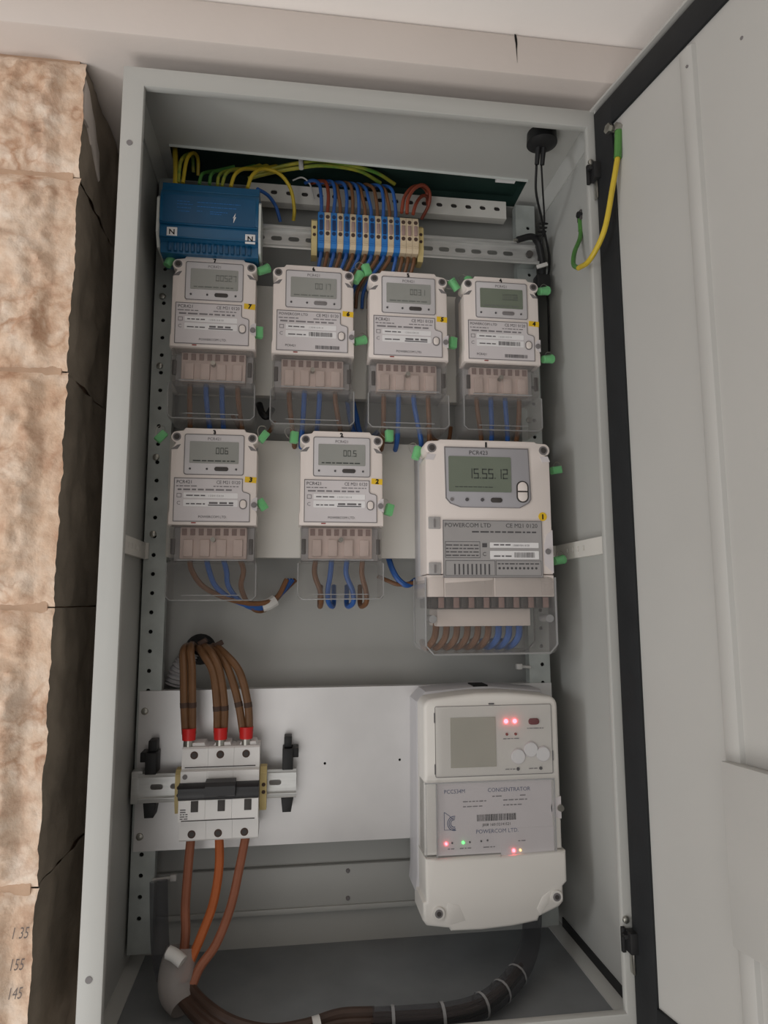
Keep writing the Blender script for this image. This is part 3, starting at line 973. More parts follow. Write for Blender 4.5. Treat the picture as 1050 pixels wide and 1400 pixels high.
    # yellow sticker with the handwritten number, and the same number on the top edge
    q = MB().prism([(0.0400, 0.1545), (0.0548, 0.1535), (0.0552, 0.1612), (0.0402, 0.1620)], -0.0635, -0.0645).build('number_sticker', 'yellow', t)
    MB().text(num, 0.0085, 0.0475, 0.1550, -0.0648, 'CENTER', slant=0.12, bold=0.05).build('sticker_digit', 'marker', q)
    MB().text(num, 0.0072, 0.0, T - 0.0078, -0.0646, 'CENTER', slant=-0.15, bold=0.06).build('handwritten_digit', 'marker', t)
    MB().prism(rr(-0.027, -0.021, 0.0995, 0.1008, 0.0004, 2), -0.0635, -0.0645).build('red_mark', 'red_mark', t)
    # terminals under the clear cover
    b = MB().box(-0.043, 0.043, -0.046, -0.002, 0.0545, 0.0965, 0.0015)
    tb = b.build('terminal_block', 'term_beige', t)
    for k in range(8):
        xx = -0.0375 + k * 0.0107
        MB().box(xx - 0.0032, xx + 0.0032, -0.0466, -0.0455, 0.0855, 0.0945).build('terminal_slot', 'term_dark', tb)
    for k in range(4):
        xx = -0.032 + k * 0.0213
        MB().box(xx - 0.0062, xx + 0.0062, -0.0500, -0.0455, 0.0575, 0.0800, 0.001).build('terminal_pillar', 'term_beige', tb)
    MB().cyl((0, -0.0455, 0.0795), (0, -0.0560, 0.0795), 0.0032, n=12).build('cover_screw', 'screw', t)
    b = shell(MB(), -0.0545, 0.0545, 0.050, 0.0975, -0.0590, -0.006, top=True, r=0.004)
    shell(b, -0.0570, 0.0570, 0.0, 0.0510, -0.0610, -0.004, r=0.006)
    cv = b.build('terminal_cover', 'clear', t)
    b = MB().box(-0.043, 0.043, -0.0620, -0.0608, 0.0515, 0.0530)
    b.box(-0.036, 0.036, -0.0618, -0.0608, 0.0065, 0.0076)
    b.tube([(-0.0565, -0.0605, 0.048), (-0.0565, -0.0605, 0.006), (-0.051, -0.0605, 0.0008), (0.051, -0.0605, 0.0008), (0.0565, -0.0605, 0.006), (0.0565, -0.0605, 0.048)], 0.0009, 6, sub=0)
    b.build('cover_rim', 'clear_edge', cv)
    for s in (-1, 1):
        MB().box(s * 0.0495 - 0.0028, s * 0.0495 + 0.0028, -0.0606, -0.0580, 0.0595, 0.0800, 0.001).build('cover_clip', 'clip', cv)
    put(t, (x, 0.1985, ztop - T))
    return t


METERS = [('7', 'leftmost of the upper row', '00527', 'lcd', 'seg_faint', 0, 0.0965, -0.1645),
          ('6', 'second in the upper row', '0017', 'lcd', 'seg_faint', 1, 0.2305, -0.168),
          ('5', 'third in the upper row', '0031', 'lcd', 'seg_faint', 0, 0.3635, -0.1685),
          ('4', 'rightmost of the upper row', '0008', 'lcd_green', 'seg_faint', 1, 0.4985, -0.168),
          ('3', 'at the left end of the lower row', '006', 'lcd', 'seg', 0, 0.1030, -0.4035),
          ('2', 'in the middle of the lower row', '00.5', 'lcd', 'seg', 0, 0.2705, -0.4025)]
for a in METERS:
    single_meter(*a)

# ------------------------------------------------------------------ three-phase meter
t = local_thing('electricity_meter', 'large white three-phase meter with twin oval buttons and sticker 1', 'meter')
rng = random.Random(5)
# local x centred on the body, z up from the foot of the clear cover, y=0 on the plate
X3, Z3 = 0.4665, -0.700
T = 0.285
MB().box(-0.086, 0.086, -0.045, 0, 0.072, T - 0.003, 0.003).build('base', 'meter_grey', t)
R_ = [(0.0865, 0.104), (0.0865, T - 0.028), (0.081, T - 0.0195)] + circ(0.0785, T - 0.0115, 0.0092, 8, -50, 75) + [(0.069, T - 0.002), (0.066, T)]
MB().prism(R_ + [(-a, c) for a, c in R_[::-1]], -0.045, -0.0885, 0.003).build('housing', 'white_pl', t)
for s in (-1, 1):
    q = MB().cyl((s * 0.0775, -0.088, T - 0.0125), (s * 0.0775, -0.0892, T - 0.0125), 0.0064, 0.006, n=16).build('screw_recess', 'groove', t)
    MB().cyl((s * 0.0775, -0.0892, T - 0.0125), (s * 0.0775, -0.0900, T - 0.0125), 0.0042, 0.0034, n=12).build('lug_screw', 'breaker_dark', q)
    MB().prism([(s * 0.0865, T - 0.028), (s * 0.0835, T - 0.0205), (s * 0.072, T - 0.0215), (s * 0.0755, T - 0.029)], -0.0883, -0.0889).build('lug_hollow_shade', 'name_pl', t)  # darker patch, shade of the lug's hollow put in as colour
MB().text('1', 0.0115, -0.003, T - 0.0115, -0.0892, 'CENTER', bold=0.06).build('handwritten_digit', 'marker', t)
y = -0.0887
wz0, wz1 = T - 0.0925, T - 0.0105
wp = [(-0.061, wz1), (0.056, wz1), (0.058, wz0 + 0.012), (0.055, wz0 + 0.007), (0.042, wz0), (-0.040, wz0), (-0.054, wz0 + 0.005), (-0.060, wz0 + 0.012)]
win = MB().prism(wp, -0.087, y - 0.0012, 0.0006).build('display_window', 'bezel2', t)
cx_ = sum(p[0] for p in wp) / 8
cz_ = sum(p[1] for p in wp) / 8
MB().ring(wp, [((p[0] - cx_) * 0.975 + cx_, (p[1] - cz_) * 0.97 + cz_) for p in wp], y - 0.0014).build('window_rim', 'groove', win)
MB().prism(rr(-0.0555, 0.0305, T - 0.0715, T - 0.0235, 0.0015, 2), y, y - 0.0020).build('display', 'lcd_green', win)
b = MB().segs('15.55.12', -0.030, T - 0.0535, 0.0135, y - 0.0023, gap=0.22)
b.greek(-0.047, 0.006, T - 0.0655, 0.0014, y - 0.0023, rng)
b.build('display_digits', 'seg', win)
MB().text('PCR423', 0.0080, -0.014, T - 0.0208, y - 0.0016, 'CENTER').build('window_lettering', 'ink', win)
for xx, m_ in ((-0.0515, 'groove'), (-0.031, 'ink'), (-0.010, 'ink')):
    MB().cyl((xx, y, T - 0.082), (xx, y - 0.0022, T - 0.082), 0.0024, n=12).build('indicator', m_, win)
MB().prism(rr(0.0015, 0.0175, T - 0.0855, T - 0.079, 0.0031, 4), y, y - 0.0022, 0.0005).build('infrared_port', 'breaker_dark', win)
b = MB().prism(rr(0.0375, 0.0545, T - 0.085, T - 0.0555, 0.0078, 5), y, y - 0.0016)
q = b.build('button_ring', 'breaker_dark', win)
MB().prism([(0.0395, T - 0.0690)] + [(0.0525, T - 0.0690)] + circ(0.0460, T - 0.0635, 0.0065, 8, 0, 180), y, y - 0.0034, 0.0008).build('button', 'white_pl', q)
MB().prism([(0.0395, T - 0.0710)] + [(0.0525, T - 0.0710)] + circ(0.0460, T - 0.0770, 0.0065, 8, 0, -180), y, y - 0.0034, 0.0008).build('button', 'white_pl', q)
# nameplate
nz0, nz1 = T - 0.1855, T - 0.1095
pl = MB().prism([(-0.0645, nz0), (0.0715, nz0), (0.0715, nz1), (-0.0645, nz1)], -0.087, y - 0.0010).build('nameplate', 'name_pl2', t)
yy = y - 0.0013
MB().ring([(-0.0645, nz0), (0.0715, nz0), (0.0715, nz1), (-0.0645, nz1)], [(-0.0635, nz0 + .001), (0.0705, nz0 + .001), (0.0705, nz1 - .001), (-0.0635, nz1 - .001)], yy).build('nameplate_rim', 'groove', pl)
b = MB().text('POWERCOM LTD', 0.0080, -0.0620, nz1 - 0.0095, yy)
b.text('CE M21 0120', 0.0080, 0.0655, nz1 - 0.0095, yy, 'RIGHT')
b.build('nameplate_lettering', 'ink', pl)
b = MB().greek(-0.025, 0.066, nz1 - 0.0165, 0.0028, yy, rng)
b.text('C', 0.0075, -0.0115, nz1 - 0.0475, yy)
b.rect(-0.0115, -0.0050, nz1 - 0.036, nz1 - 0.0305, yy)
for k in range(4):
    b.greek(-0.0605, -0.0165, nz1 - 0.034 - k * 0.0045, 0.0020, yy, rng)
for k in range(10):
    b.cyl((0.0115 + k * 0.0056, yy + 0.0006, nz0 + 0.0125), (0.0115 + k * 0.0056, yy, nz0 + 0.0125), 0.0017, n=8)
b.greek(0.009, 0.066, nz0 + 0.0175, 0.0022, yy, rng)
for k in range(9):
    b.rect(-0.050 + k * 0.0058, -0.048 + k * 0.0058, nz0 + 0.004, nz0 + 0.018, yy)
for x0, x1, z0, z1 in ((-0.0615, 0.0055, nz0 + 0.0025, nz0 + 0.0225), (0.0065, 0.0690, nz0 + 0.0025, nz0 + 0.0225), (-0.0615, -0.0145, nz1 - 0.050, nz1 - 0.0285)):
    for q_ in ((x0, x1, z0, z0 + .0005), (x0, x1, z1 - .0005, z1), (x0, x0 + .0005, z0, z1), (x1 - .0005, x1, z0, z1)):
        b.rect(*q_, yy)
b.build('fine_print', 'ink', pl)
for k, (za, zb) in enumerate(((nz1 - 0.0365, nz1 - 0.0295), (nz1 - 0.0515, nz1 - 0.0405))):
    lb = MB().prism(rr(-0.001, 0.066, za, zb, 0.0006, 2), y - 0.0008, yy - 0.0002).build('label', 'white_label', pl)
    b = MB().greek(0.004, 0.028, za + 0.003, 0.0025, yy - 0.0006, rng)
    if k == 0:
        b.text('130001501 0120', 0.0036, 0.030, za + 0.002, yy - 0.0006, sx=0.95)
    else:
        b.barcode(0.032, 0.060, za + 0.002, zb - 0.002, yy - 0.0006, rng)
    b.build('label_print', 'ink_soft', lb)
for z in (nz1 - 0.004, nz0 + 0.012):                                # clear snap hinges of the name window
    q = MB().box(-0.0835, -0.0675, -0.0905, -0.087, z - 0.008, z + 0.008, 0.001).build('snap_hinge', 'clear_edge', t)
    MB().box(-0.0765, -0.0745, -0.0912, -0.0904, z - 0.006, z + 0.005).build('hinge_slot', 'groove', q)
MB().prism([(0.0740, nz0 + 0.018), (0.0865, nz0 + 0.006), (0.0865, nz1 - 0.012), (0.0780, nz1 - 0.018), (0.0745, nz1 - 0.032)], -0.087, -0.0890).build('side_hollow', 'name_pl', t)
MB().cyl((0.0795, -0.0885, nz0 + 0.035), (0.0795, -0.0912, nz0 + 0.035), 0.0042, 0.0034, n=14).build('boss_screw', 'groove', t)
q = MB().prism(circ(0.0735, T - 0.1035, 0.0060, 12), -0.0875, -0.0890).build('number_sticker', 'yellow', t)
MB().text('1', 0.0085, 0.0735, T - 0.1066, -0.0893, 'CENTER', bold=0.06).build('sticker_digit', 'marker', q)
# white skirt below the nameplate in two pieces, terminal row and clear cover
MB().box(-0.0865, -0.0635, -0.0875, -0.02, 0.0745, 0.1030, 0.001).build('skirt', 'white_pl', t)
MB().box(-0.0630, 0.0035, -0.0880, -0.02, 0.0745, 0.1030, 0.001).build('skirt', 'white_pl', t)
MB().box(0.0040, 0.0865, -0.0880, -0.02, 0.0745, 0.1030, 0.001).build('skirt', 'white_pl', t)
tb = MB().box(-0.083, 0.083, -0.080, -0.02, 0.0595, 0.0745, 0.001).build('terminal_row', 'clip', t)
for k in range(16):
    xx = -0.0765 + k * 0.0102
    MB().box(xx - 0.0038, xx + 0.0038, -0.0830, -0.0795, 0.0600, 0.0740, 0.0006).build('terminal', 'term_dark' if k % 2 else 'clip', tb)
lp = MB().box(-0.070, 0.058, -0.072, -0.020, 0.0360, 0.0590, 0.001).build('terminal_cover_plate', 'white_pl', t)
b = shell(MB(), -0.0885, 0.0885, 0.0, 0.101, -0.0880, -0.002, top=False, r=0.010)
cv = b.build('terminal_cover', 'clear', t)
b = MB().tube([(-0.088, -0.0885, 0.10), (-0.088, -0.0885, 0.012), (-0.078, -0.0885, 0.001), (0.078, -0.0885, 0.001), (0.088, -0.0885, 0.012), (0.088, -0.0885, 0.10)], 0.0014, 6, sub=0)
b.tube([(-0.088, -0.004, 0.10), (-0.088, -0.004, 0.012), (-0.078, -0.004, 0.001), (0.078, -0.004, 0.001), (0.088, -0.004, 0.012), (0.088, -0.004, 0.10)], 0.0012, 6, sub=0)
b.build('cover_rim', 'clear_edge', cv)
for s in (-1, 1):
    MB().cyl((s * 0.079, -0.060, 0.046), (s * 0.079, -0.0895, 0.046), 0.0052, n=14).build('cover_screw', 'clear_edge', cv)
put(t, (X3, 0.1985, Z3))

# ------------------------------------------------------------------ data concentrator
t = local_thing('data_concentrator', 'ivory data concentrator with red lamps and clear window at the lower right', 'concentrator')
rng = random.Random(9)
XC, ZC = 0.4615, -1.0285
# local: x centred, z up from the foot, front at y=-0.092
TC = 0.282
b = MB().prism([(-0.0915, 0.05), (-0.0935, 0.030), (-0.080, 0.012), (0.080, 0.012), (0.0925, 0.03), (0.0925, TC - 0.02), (0.082, TC - 0.004), (0.0, TC + 0.003), (-0.078, TC - 0.003), (-0.090, TC - 0.016)], 0.0, -0.050, 0.004)
q = b.build('base', 'meter_grey', t)
MB().box(-0.012, 0.008, -0.049, -0.02, TC + 0.0015, TC + 0.0035).build('hanging_slot', 'dark_hole', q)
# upper housing with arched top
arch = [(0.0885, 0.086), (0.0885, TC - 0.020)] + circ(0.0765, TC - 0.019, 0.012, 5, 0, 80)[1:] + \
       [(0.05, TC - 0.0040), (0.02, TC - 0.0012), (-0.02, TC - 0.0012), (-0.05, TC - 0.0040)] + circ(-0.0765, TC - 0.019, 0.012, 5, 100, 180) + [(-0.0885, 0.086)]
MB().prism(arch, -0.050, -0.0920, 0.005, 3).build('housing', 'conc_pl', t)
y = -0.0921
wz0, wz1 = TC - 0.103, TC - 0.0165
win = MB().prism(rr(-0.0745, 0.0790, wz0, wz1, 0.002, 2), -0.0905, y - 0.0004).build('display_window', 'conc_pl', t)
MB().ring(rr(-0.0745, 0.0790, wz0, wz1, 0.002, 2), rr(-0.0738, 0.0783, wz0 + .0007, wz1 - .0007, 0.0015, 2), y - 0.0008).build('window_rim', 'groove', win)
for x_, z_ in ((-0.0747, wz1 - 0.014), (-0.0747, wz0 + 0.010), (0.0792, wz0 + 0.022)):
    MB().box(x_ - 0.0006, x_ + 0.0006, y - 0.0012, y, z_ - 0.006, z_ + 0.006).build('latch_slot', 'ink', win)
MB().box(-0.004, 0.003, y - 0.0010, y, wz1 + 0.0010, wz1 + 0.0025).build('latch_slot', 'ink', win)
MB().prism([(-0.0545, wz1 - 0.0145), (0.0045, wz1 - 0.0145), (0.0045, wz1 - 0.0755), (-0.0545, wz1 - 0.0755)], y, y - 0.0010).build('display', 'lcd_conc', win)
for x_ in (0.0185, 0.0300):
    MB().cyl((x_, y, wz1 - 0.0205), (x_, y - 0.0020, wz1 - 0.0205), 0.0030, 0.0024, n=14).build('red_lamp', 'led_red', win)
for x_ in (0.0190, 0.0305):
    MB().cyl((x_, y, wz1 - 0.0365), (x_, y - 0.0014, wz1 - 0.0365), 0.0018, n=10).build('indicator', 'red_mark', win)
MB().prism(rr(0.0480, 0.0625, wz1 - 0.0255, wz1 - 0.0175, 0.0038, 4), y, y - 0.0018, 0.0005).build('infrared_port', 'ir_red', win)
for (x_, z_) in ((0.0330, wz1 - 0.0640), (0.0500, wz1 - 0.0560), (0.0660, wz1 - 0.0620)):
    q = MB().cyl((x_, y, z_), (x_, y - 0.0012, z_), 0.0098, n=20).build('button_ring', 'name_pl', win)
    MB().cyl((x_, y, z_), (x_, y - 0.0026, z_), 0.0092, 0.0086, n=20).build('button', 'white_label', q)
for x_ in (0.0325, 0.0625):
    MB().cyl((x_, y, wz1 - 0.0795), (x_, y - 0.0016, wz1 - 0.0795), 0.0021, n=10).build('indicator', 'ink', win)
b = MB().greek(0.014, 0.036, wz1 - 0.0425, 0.0016, y - 0.0009, rng)
b.greek(0.046, 0.068, wz1 - 0.0305, 0.0016, y - 0.0009, rng)
b.greek(0.016, 0.029, wz1 - 0.080, 0.0016, y - 0.0009, rng)
b.greek(0.047, 0.059, wz1 - 0.080, 0.0016, y - 0.0009, rng)
b.build('fine_print', 'ink_faint', win)
MB().prism(rr(-0.0738, 0.0783, wz0 + .0007, wz1 - .0007, 0.0015, 2), y - 0.0042, y - 0.0050).build('window_pane', 'clear_film', win)
# nameplate behind a clear cover
nz0, nz1 = 0.0865, wz0 - 0.0065
pl = MB().prism([(-0.0730, nz0), (0.0760, nz0), (0.0760, nz1), (-0.0730, nz1)], -0.0905, y - 0.0005).build('nameplate', 'name_pl', t)
yy = y - 0.0008
b = MB().text('PCC534M', 0.0068, -0.064, nz1 - 0.0130, yy, sx=0.95)
b.text('CONCENTRATOR', 0.0068, -0.008, nz1 - 0.0130, yy)
b.text('POWERCOM LTD.', 0.0068, 0.0035, nz1 - 0.0620, yy, 'CENTER')
b.build('nameplate_lettering', 'ink_blue', pl)
b = MB()
for x0, x1, z in ((-0.040, -0.010, .0240), (0.012, 0.045, .0240), (-0.040, -0.012, .0300), (0.012, 0.036, .0300), (-0.002, 0.012, .0190), (0.034, 0.044, .0190), (-0.060, -0.05, .079), (-0.045, -0.03, .079), (-0.015, 0.0, .079), (0.03, 0.04, .0735)):
    b.greek(x0, x1, nz1 - z, 0.0018, yy, rng)
b.build('fine_print', 'ink_faint', pl)
b = MB().barcode(-0.0225, 0.0285, nz1 - 0.0475, nz1 - 0.0395, yy, rng)
b.text('J008 160132141521', 0.0046, 0.003, nz1 - 0.0535, yy, 'CENTER')
b.build('barcode', 'marker', pl)
b = MB()                                                            # maker's mark: triangle and nested arcs
def strip(pts, w_):
    for i in range(len(pts) - 1):
        p, q = Vector(pts[i]), Vector(pts[i + 1])
        n_ = Vector((-(q - p).y, (q - p).x)).normalized() * w_ / 2
        b.flat([tuple(p + n_), tuple(p - n_), tuple(q - n_), tuple(q + n_)], yy)
lx, lz = -0.0640, nz1 - 0.0560
strip([(lx, lz), (lx, lz + 0.021), (lx + 0.006, lz + 0.017), (lx + 0.012, lz + 0.011)], 0.0007)
strip([(lx, lz), (lx + 0.014, lz)], 0.0006)
for r_ in (0.0085, 0.0065, 0.0045):
    strip(circ(lx + 0.0125, lz + 0.0075, r_, 12, 80, 285), 0.0010)
b.build('maker_mark', 'ink_blue', pl)
for x_, z_, r_, m_ in ((-0.0620, nz1 - 0.0720, .0017, 'led_red'), (-0.0405, nz1 - 0.0715, .0016, 'led_green'), (0.0240, nz1 - 0.0840, .0020, 'led_red'), (0.0325, nz1 - 0.0840, .0013, 'led_amber')):
    MB().cyl((x_, yy + .001, z_), (x_, yy - 0.0010, z_), r_, n=12).build('indicator_lamp', m_, pl)
for x_, z_ in ((-0.0545, .0715), (-0.0320, .0715), (-0.0175, .0710), (-0.0095, .0705)):
    MB().cyl((x_, yy + .001, nz1 - z_), (x_, yy - 0.0005, nz1 - z_), .0012, n=8).build('indicator', 'ink', pl)
b = MB().box(-0.0880, 0.0780, y - 0.0060, y - 0.0048, nz0, nz1 + 0.0015)
b.box(-0.0885, -0.0870, y - 0.0060, -0.060, nz0, nz1 + 0.0015)
b.box(-0.0745, -0.0735, y - 0.0060, -0.0915, nz0, nz1)
b.box(0.0768, 0.0780, y - 0.0060, -0.0915, nz0, nz1)
cv = b.build('name_cover', 'clear_film', t)
b = MB().box(-0.0890, 0.0785, y - 0.0064, y - 0.0050, nz1 + 0.0005, nz1 + 0.0022)
b.box(-0.0752, -0.0742, y - 0.0064, y - 0.0050, nz0, nz1)
b.box(0.0772, 0.0784, y - 0.0064, y - 0.0050, nz0, nz1)
b.build('cover_rim', 'clear_edge', cv)
MB().prism(rr(0.0075, 0.0770, nz0 - 0.003, nz0 + 0.0285, 0.001, 2), y, y - 0.0007).build('lamp_flap', 'name_pl', t)
# lower cover with sloped foot, screw lugs and finger hollow
low = [(-0.0890, 0.0855), (-0.0885, 0.036), (-0.0925, 0.0345), (-0.0925, 0.014), (-0.088, 0.008), (-0.060, 0.0035), (-0.058, 0.0), (-0.02, -0.001), (0.02, 0.001), (0.052, 0.005), (0.054, 0.010),
       (0.0800, 0.020), (0.0860, 0.026), (0.0860, 0.044), (0.0915, 0.049), (0.0915, 0.0855), (0.082, 0.0862), (0.0075, 0.0835), (0.0075, 0.0855), (-0.0735, 0.0840)]
MB().prism(low, -0.040, -0.0960, 0.004, 3).build('lower_cover', 'conc_pl', t)
MB().prism([(-0.062, 0.0335), (-0.048, 0.030), (-0.040, 0.012), (-0.058, 0.008), (-0.0665, 0.012)], -0.095, -0.0965, 0.001).build('finger_hollow', 'conc_pl', t)
MB().prism([(0.050, 0.020), (0.058, 0.034), (0.070, 0.041), (0.066, 0.026), (0.055, 0.012)], -0.095, -0.0965, 0.001).build('finger_hollow', 'conc_pl', t)
for x_, z_ in ((-0.0735, 0.0225), (0.0760, 0.0330)):
    q = MB().cyl((x_, -0.092, z_), (x_, -0.0985, z_), 0.0082, 0.0074, n=18).build('screw_boss', 'conc_pl', t)
    MB().cyl((x_, -0.0980, z_), (x_, -0.0990, z_), 0.0050, n=14).build('screw_recess', 'groove', q)
    MB().cyl((x_, -0.0985, z_), (x_, -0.0998, z_), 0.0028, n=10).build('lug_screw', 'breaker_dark', q)
q = MB().prism(circ(0.0880, 0.137, 0.0135, 10, 90, 270), -0.085, -0.0926).build('side_boss', 'name_pl', t)
MB().cyl((0.0870, -0.0900, 0.1365), (0.0870, -0.0955, 0.1365), 0.0048, 0.004, n=14).build('boss_screw', 'screw', q)
put(t, (XC, 0.1970, ZC))

# ------------------------------------------------------------------ green seals
def make_seal(square):
    t = local_thing('security_seal', 'x', 'seal', 'green plastic seals on the meters')
    if square:
        MB().box(-0.0052, 0.0052, -0.0045, 0.0045, -0.008, 0.008, 0.0012).build('seal_body', 'seal', t)
        MB().box(-0.0030, 0.0030, -0.0030, 0.0030, -0.0060, 0.0060).build('seal_insert', 'seal_core', t)
    else:
        MB().cyl((0, 0, -0.008), (0, 0, 0.007), 0.0056, 0.0062, n=12).cyl((0, 0, 0.007), (0, 0, 0.0092), 0.0068, 0.006, n=12).build('seal_body', 'seal', t)
        MB().cyl((0, 0, -0.006), (0, 0, 0.006), 0.0034, n=8).build('seal_insert', 'seal_core', t)
    MB().tube([(-0.001, 0, 0.008), (-0.006, 0.004, 0.014), (-0.012, 0.006, 0.010), (-0.010, 0.004, 0.002), (-0.002, 0.0, -0.006)], 0.0004, 5, sub=4).build('seal_wire', 'screw', t)
    return t


seal_a, seal_b = make_seal(False), make_seal(True)
SEALS = [(0.0346, -0.1687, 0, 25, 'at the upper left lug of the leftmost upper meter'), (0.1609, -0.1733, 0, 60, 'at the upper right lug of the leftmost upper meter'),
         (0.1567, -0.2648, 1, 0, 'at the right edge of the leftmost upper meter'),
         (0.2926, -0.1766, 0, 30, 'at the upper right lug of the second upper meter'), (0.2958, -0.2695, 0, 70, 'at the right edge of the second upper meter'),
         (0.3051, -0.1639, 1, -20, 'at the upper left lug of the third upper meter'), (0.4324, -0.1791, 0, -40, 'at the upper right lug of the third upper meter'),
         (0.4288, -0.2662, 1, 5, 'at the right edge of the third upper meter'),
         (0.4525, -0.1757, 0, 10, 'at the upper left lug of the rightmost upper meter'), (0.5665, -0.1800, 0, 75, 'at the upper right lug of the rightmost upper meter'),
         (0.5690, -0.2838, 0, 80, 'at the right edge of the rightmost upper meter'),
         (0.0323, -0.4143, 1, 40, 'at the upper left lug of the leftmost lower meter'), (0.1654, -0.4105, 1, 35, 'at the upper right lug of the leftmost lower meter'),
         (0.1653, -0.5030, 1, -35, 'at the right edge of the leftmost lower meter'),
         (0.2064, -0.4103, 1, 5, 'at the upper left lug of the middle lower meter'), (0.3365, -0.4044, 1, 0, 'at the upper right lug of the middle lower meter'),
         (0.3361, -0.5074, 1, 15, 'at the right edge of the middle lower meter')]
SEALS3 = [(0.3740, -0.4293, 0, 20, 'at the upper left lug of the large three-phase meter'), (0.5735, -0.4484, 1, 80, 'at the upper right lug of the large three-phase meter'),
          (0.5728, -0.5753, 0, 80, 'at the lower right edge of the large three-phase meter')]
first = {0: True, 1: True}
for lst, yy in ((SEALS, 0.145), (SEALS3, 0.14)):
    for x, z, k, ang, where in lst:
        src = (seal_a, seal_b)[k]
        o = src if first[k] else copy_tree(src)
        first[k] = False
        o['label'] = 'translucent green plastic seal ' + where
        xs = x
        put(o, (xs, yy, z), (0, math.radians(ang), math.radians(15)))

# ------------------------------------------------------------------ wires below the meters
def wire(pts, r, m, label, cat='wire', group=None, name='wire', n=8, sub=5):
    b = MB().tube(pts, r, n, sub=sub)
    o = b.build(name, m, org=pts[0])
    return tag(o, label, cat, group)


rng = random.Random(3)
for num, where, _, _, _, _, x, zt in METERS:
    zb = zt - 0.226
    up = num in '7654'
    for k, dx in enumerate((-0.032, -0.0107, 0.0107, 0.032)):
        m_ = 'blue_wire' if k in (1, 2) else 'brown_wire'
        word = ('outer left brown', 'inner left blue', 'inner right blue', 'outer right brown')[k]
        lean = rng.uniform(-0.004, 0.014)
        if up:
            pts = [(x + dx, 0.162, zb + 0.060), (x + dx + 0.1 * lean, 0.163, zb + 0.040), (x + dx + lean * 0.5, 0.168, zb + 0.015),
                   (x + dx + lean, 0.180, zb - 0.008), (x + dx + lean * 1.2, 0.205, zb - 0.018), (x + dx + lean, 0.235, zb - 0.010)]
        elif num == '3':
            pts = [(x + dx, 0.162, zb + 0.060), (x + dx + 0.004 + k * .001, 0.163, zb + 0.040), (x + dx * 0.75 + 0.012, 0.168, zb + 0.018),
                   (x + dx * 0.4 + 0.034, 0.176 + k * 0.006, zb + 0.002 - k * 0.003), (x + 0.056 + k * .003, 0.194 + k * 0.007, zb - 0.004 - 0.003 * k), (x + 0.082 + k * 0.003, 0.208 + k * 0.008, zb + 0.004 + 0.003 * k), (x + 0.096 + k * 0.004, 0.215 + k * 0.0085, zb + 0.03)]
        else:
            pts = [(x + dx, 0.162, zb + 0.060), (x + dx - 0.002, 0.163, zb + 0.035), (x + dx - 0.002 + lean, 0.172, zb + 0.012),
                   (x + dx + lean, 0.185, zb - 0.004), (x + dx * 0.9 + 0.004, 0.21, zb - 0.008), (x + dx * 0.9 + 0.006, 0.235, zb + 0.02)]
        wire(pts, 0.0036, m_, f'{word} wire under the clear cover of the {MN[num]}', group='meter wires under the clear covers')
for k in range(9):
    x = X3 - 0.066 + k * 0.0145
    m_ = 'brown_wire' if k < 6 else 'blue_wire'
    pts = [(x, 0.150, Z3 + 0.040), (x - 0.004, 0.142, Z3 + 0.022), (x - 0.010, 0.150, Z3 + 0.010), (x - 0.012, 0.172, Z3 + 0.006), (x - 0.010, 0.2, Z3 + 0.012)]
    wire(pts, 0.0046, m_, f'{ORD[k]} wire from the left under the clear cover of the large meter', group='wires under the large meter')
# loose loops showing between and below the meters
LOOSE = [([(0.292, 0.215, -0.335), (0.297, 0.212, -0.36), (0.303, 0.212, -0.385), (0.315, 0.216, -0.395), (0.33, 0.22, -0.38)], 'blue_wire', 0.004, 'blue wire looping between the covers of meters 6 and 5'),
         ([(0.285, 0.22, -0.335), (0.290, 0.216, -0.37), (0.300, 0.214, -0.392), (0.322, 0.218, -0.398)], 'blue_wire', 0.004, 'second blue wire looping behind the covers of meters 6 and 5'),
         ([(0.405, 0.22, -0.37), (0.412, 0.205, -0.392), (0.425, 0.203, -0.398), (0.436, 0.21, -0.392), (0.442, 0.22, -0.37)], 'brown_wire', 0.003, 'brown wire loop hanging between the covers of meters 5 and 4'),
         ([(0.118, 0.21, -0.365), (0.135, 0.203, -0.392), (0.155, 0.203, -0.398), (0.17, 0.21, -0.388), (0.178, 0.22, -0.37)], 'brown_wire', 0.003, 'brown wire loop hanging below the covers of meters 7 and 6'),
         ([(0.155, 0.215, -0.345), (0.16, 0.208, -0.36), (0.167, 0.207, -0.366), (0.174, 0.212, -0.352)], 'black_cable', 0.005, 'black cable end tucked between the covers of meters 7 and 6'),
         ([(0.345, 0.222, -0.565), (0.350, 0.213, -0.585), (0.359, 0.212, -0.600), (0.372, 0.214, -0.608), (0.386, 0.222, -0.60)], 'blue_wire', 0.0042, 'blue wire running down to the left of the large meter cover'),
         ([(0.330, 0.222, -0.595), (0.345, 0.215, -0.602), (0.36, 0.213, -0.607), (0.385, 0.215, -0.604)], 'brown_wire', 0.003, 'brown wire crossing to the left side of the large meter cover')]
for pts, m_, r_, lab in LOOSE:
    wire(pts, r_, m_, lab, group='loose wire loops')
o = MB().tube([(0.166, 0.206, -0.637), (0.175, 0.207, -0.634), (0.183, 0.210, -0.629)], 0.0085, 10, sub=4).build('wire_sleeve', 'tie', org=(0.175, 0.208, -0.635))
tag(o, 'white plastic sleeve around the wires below meter 3', 'sleeve')

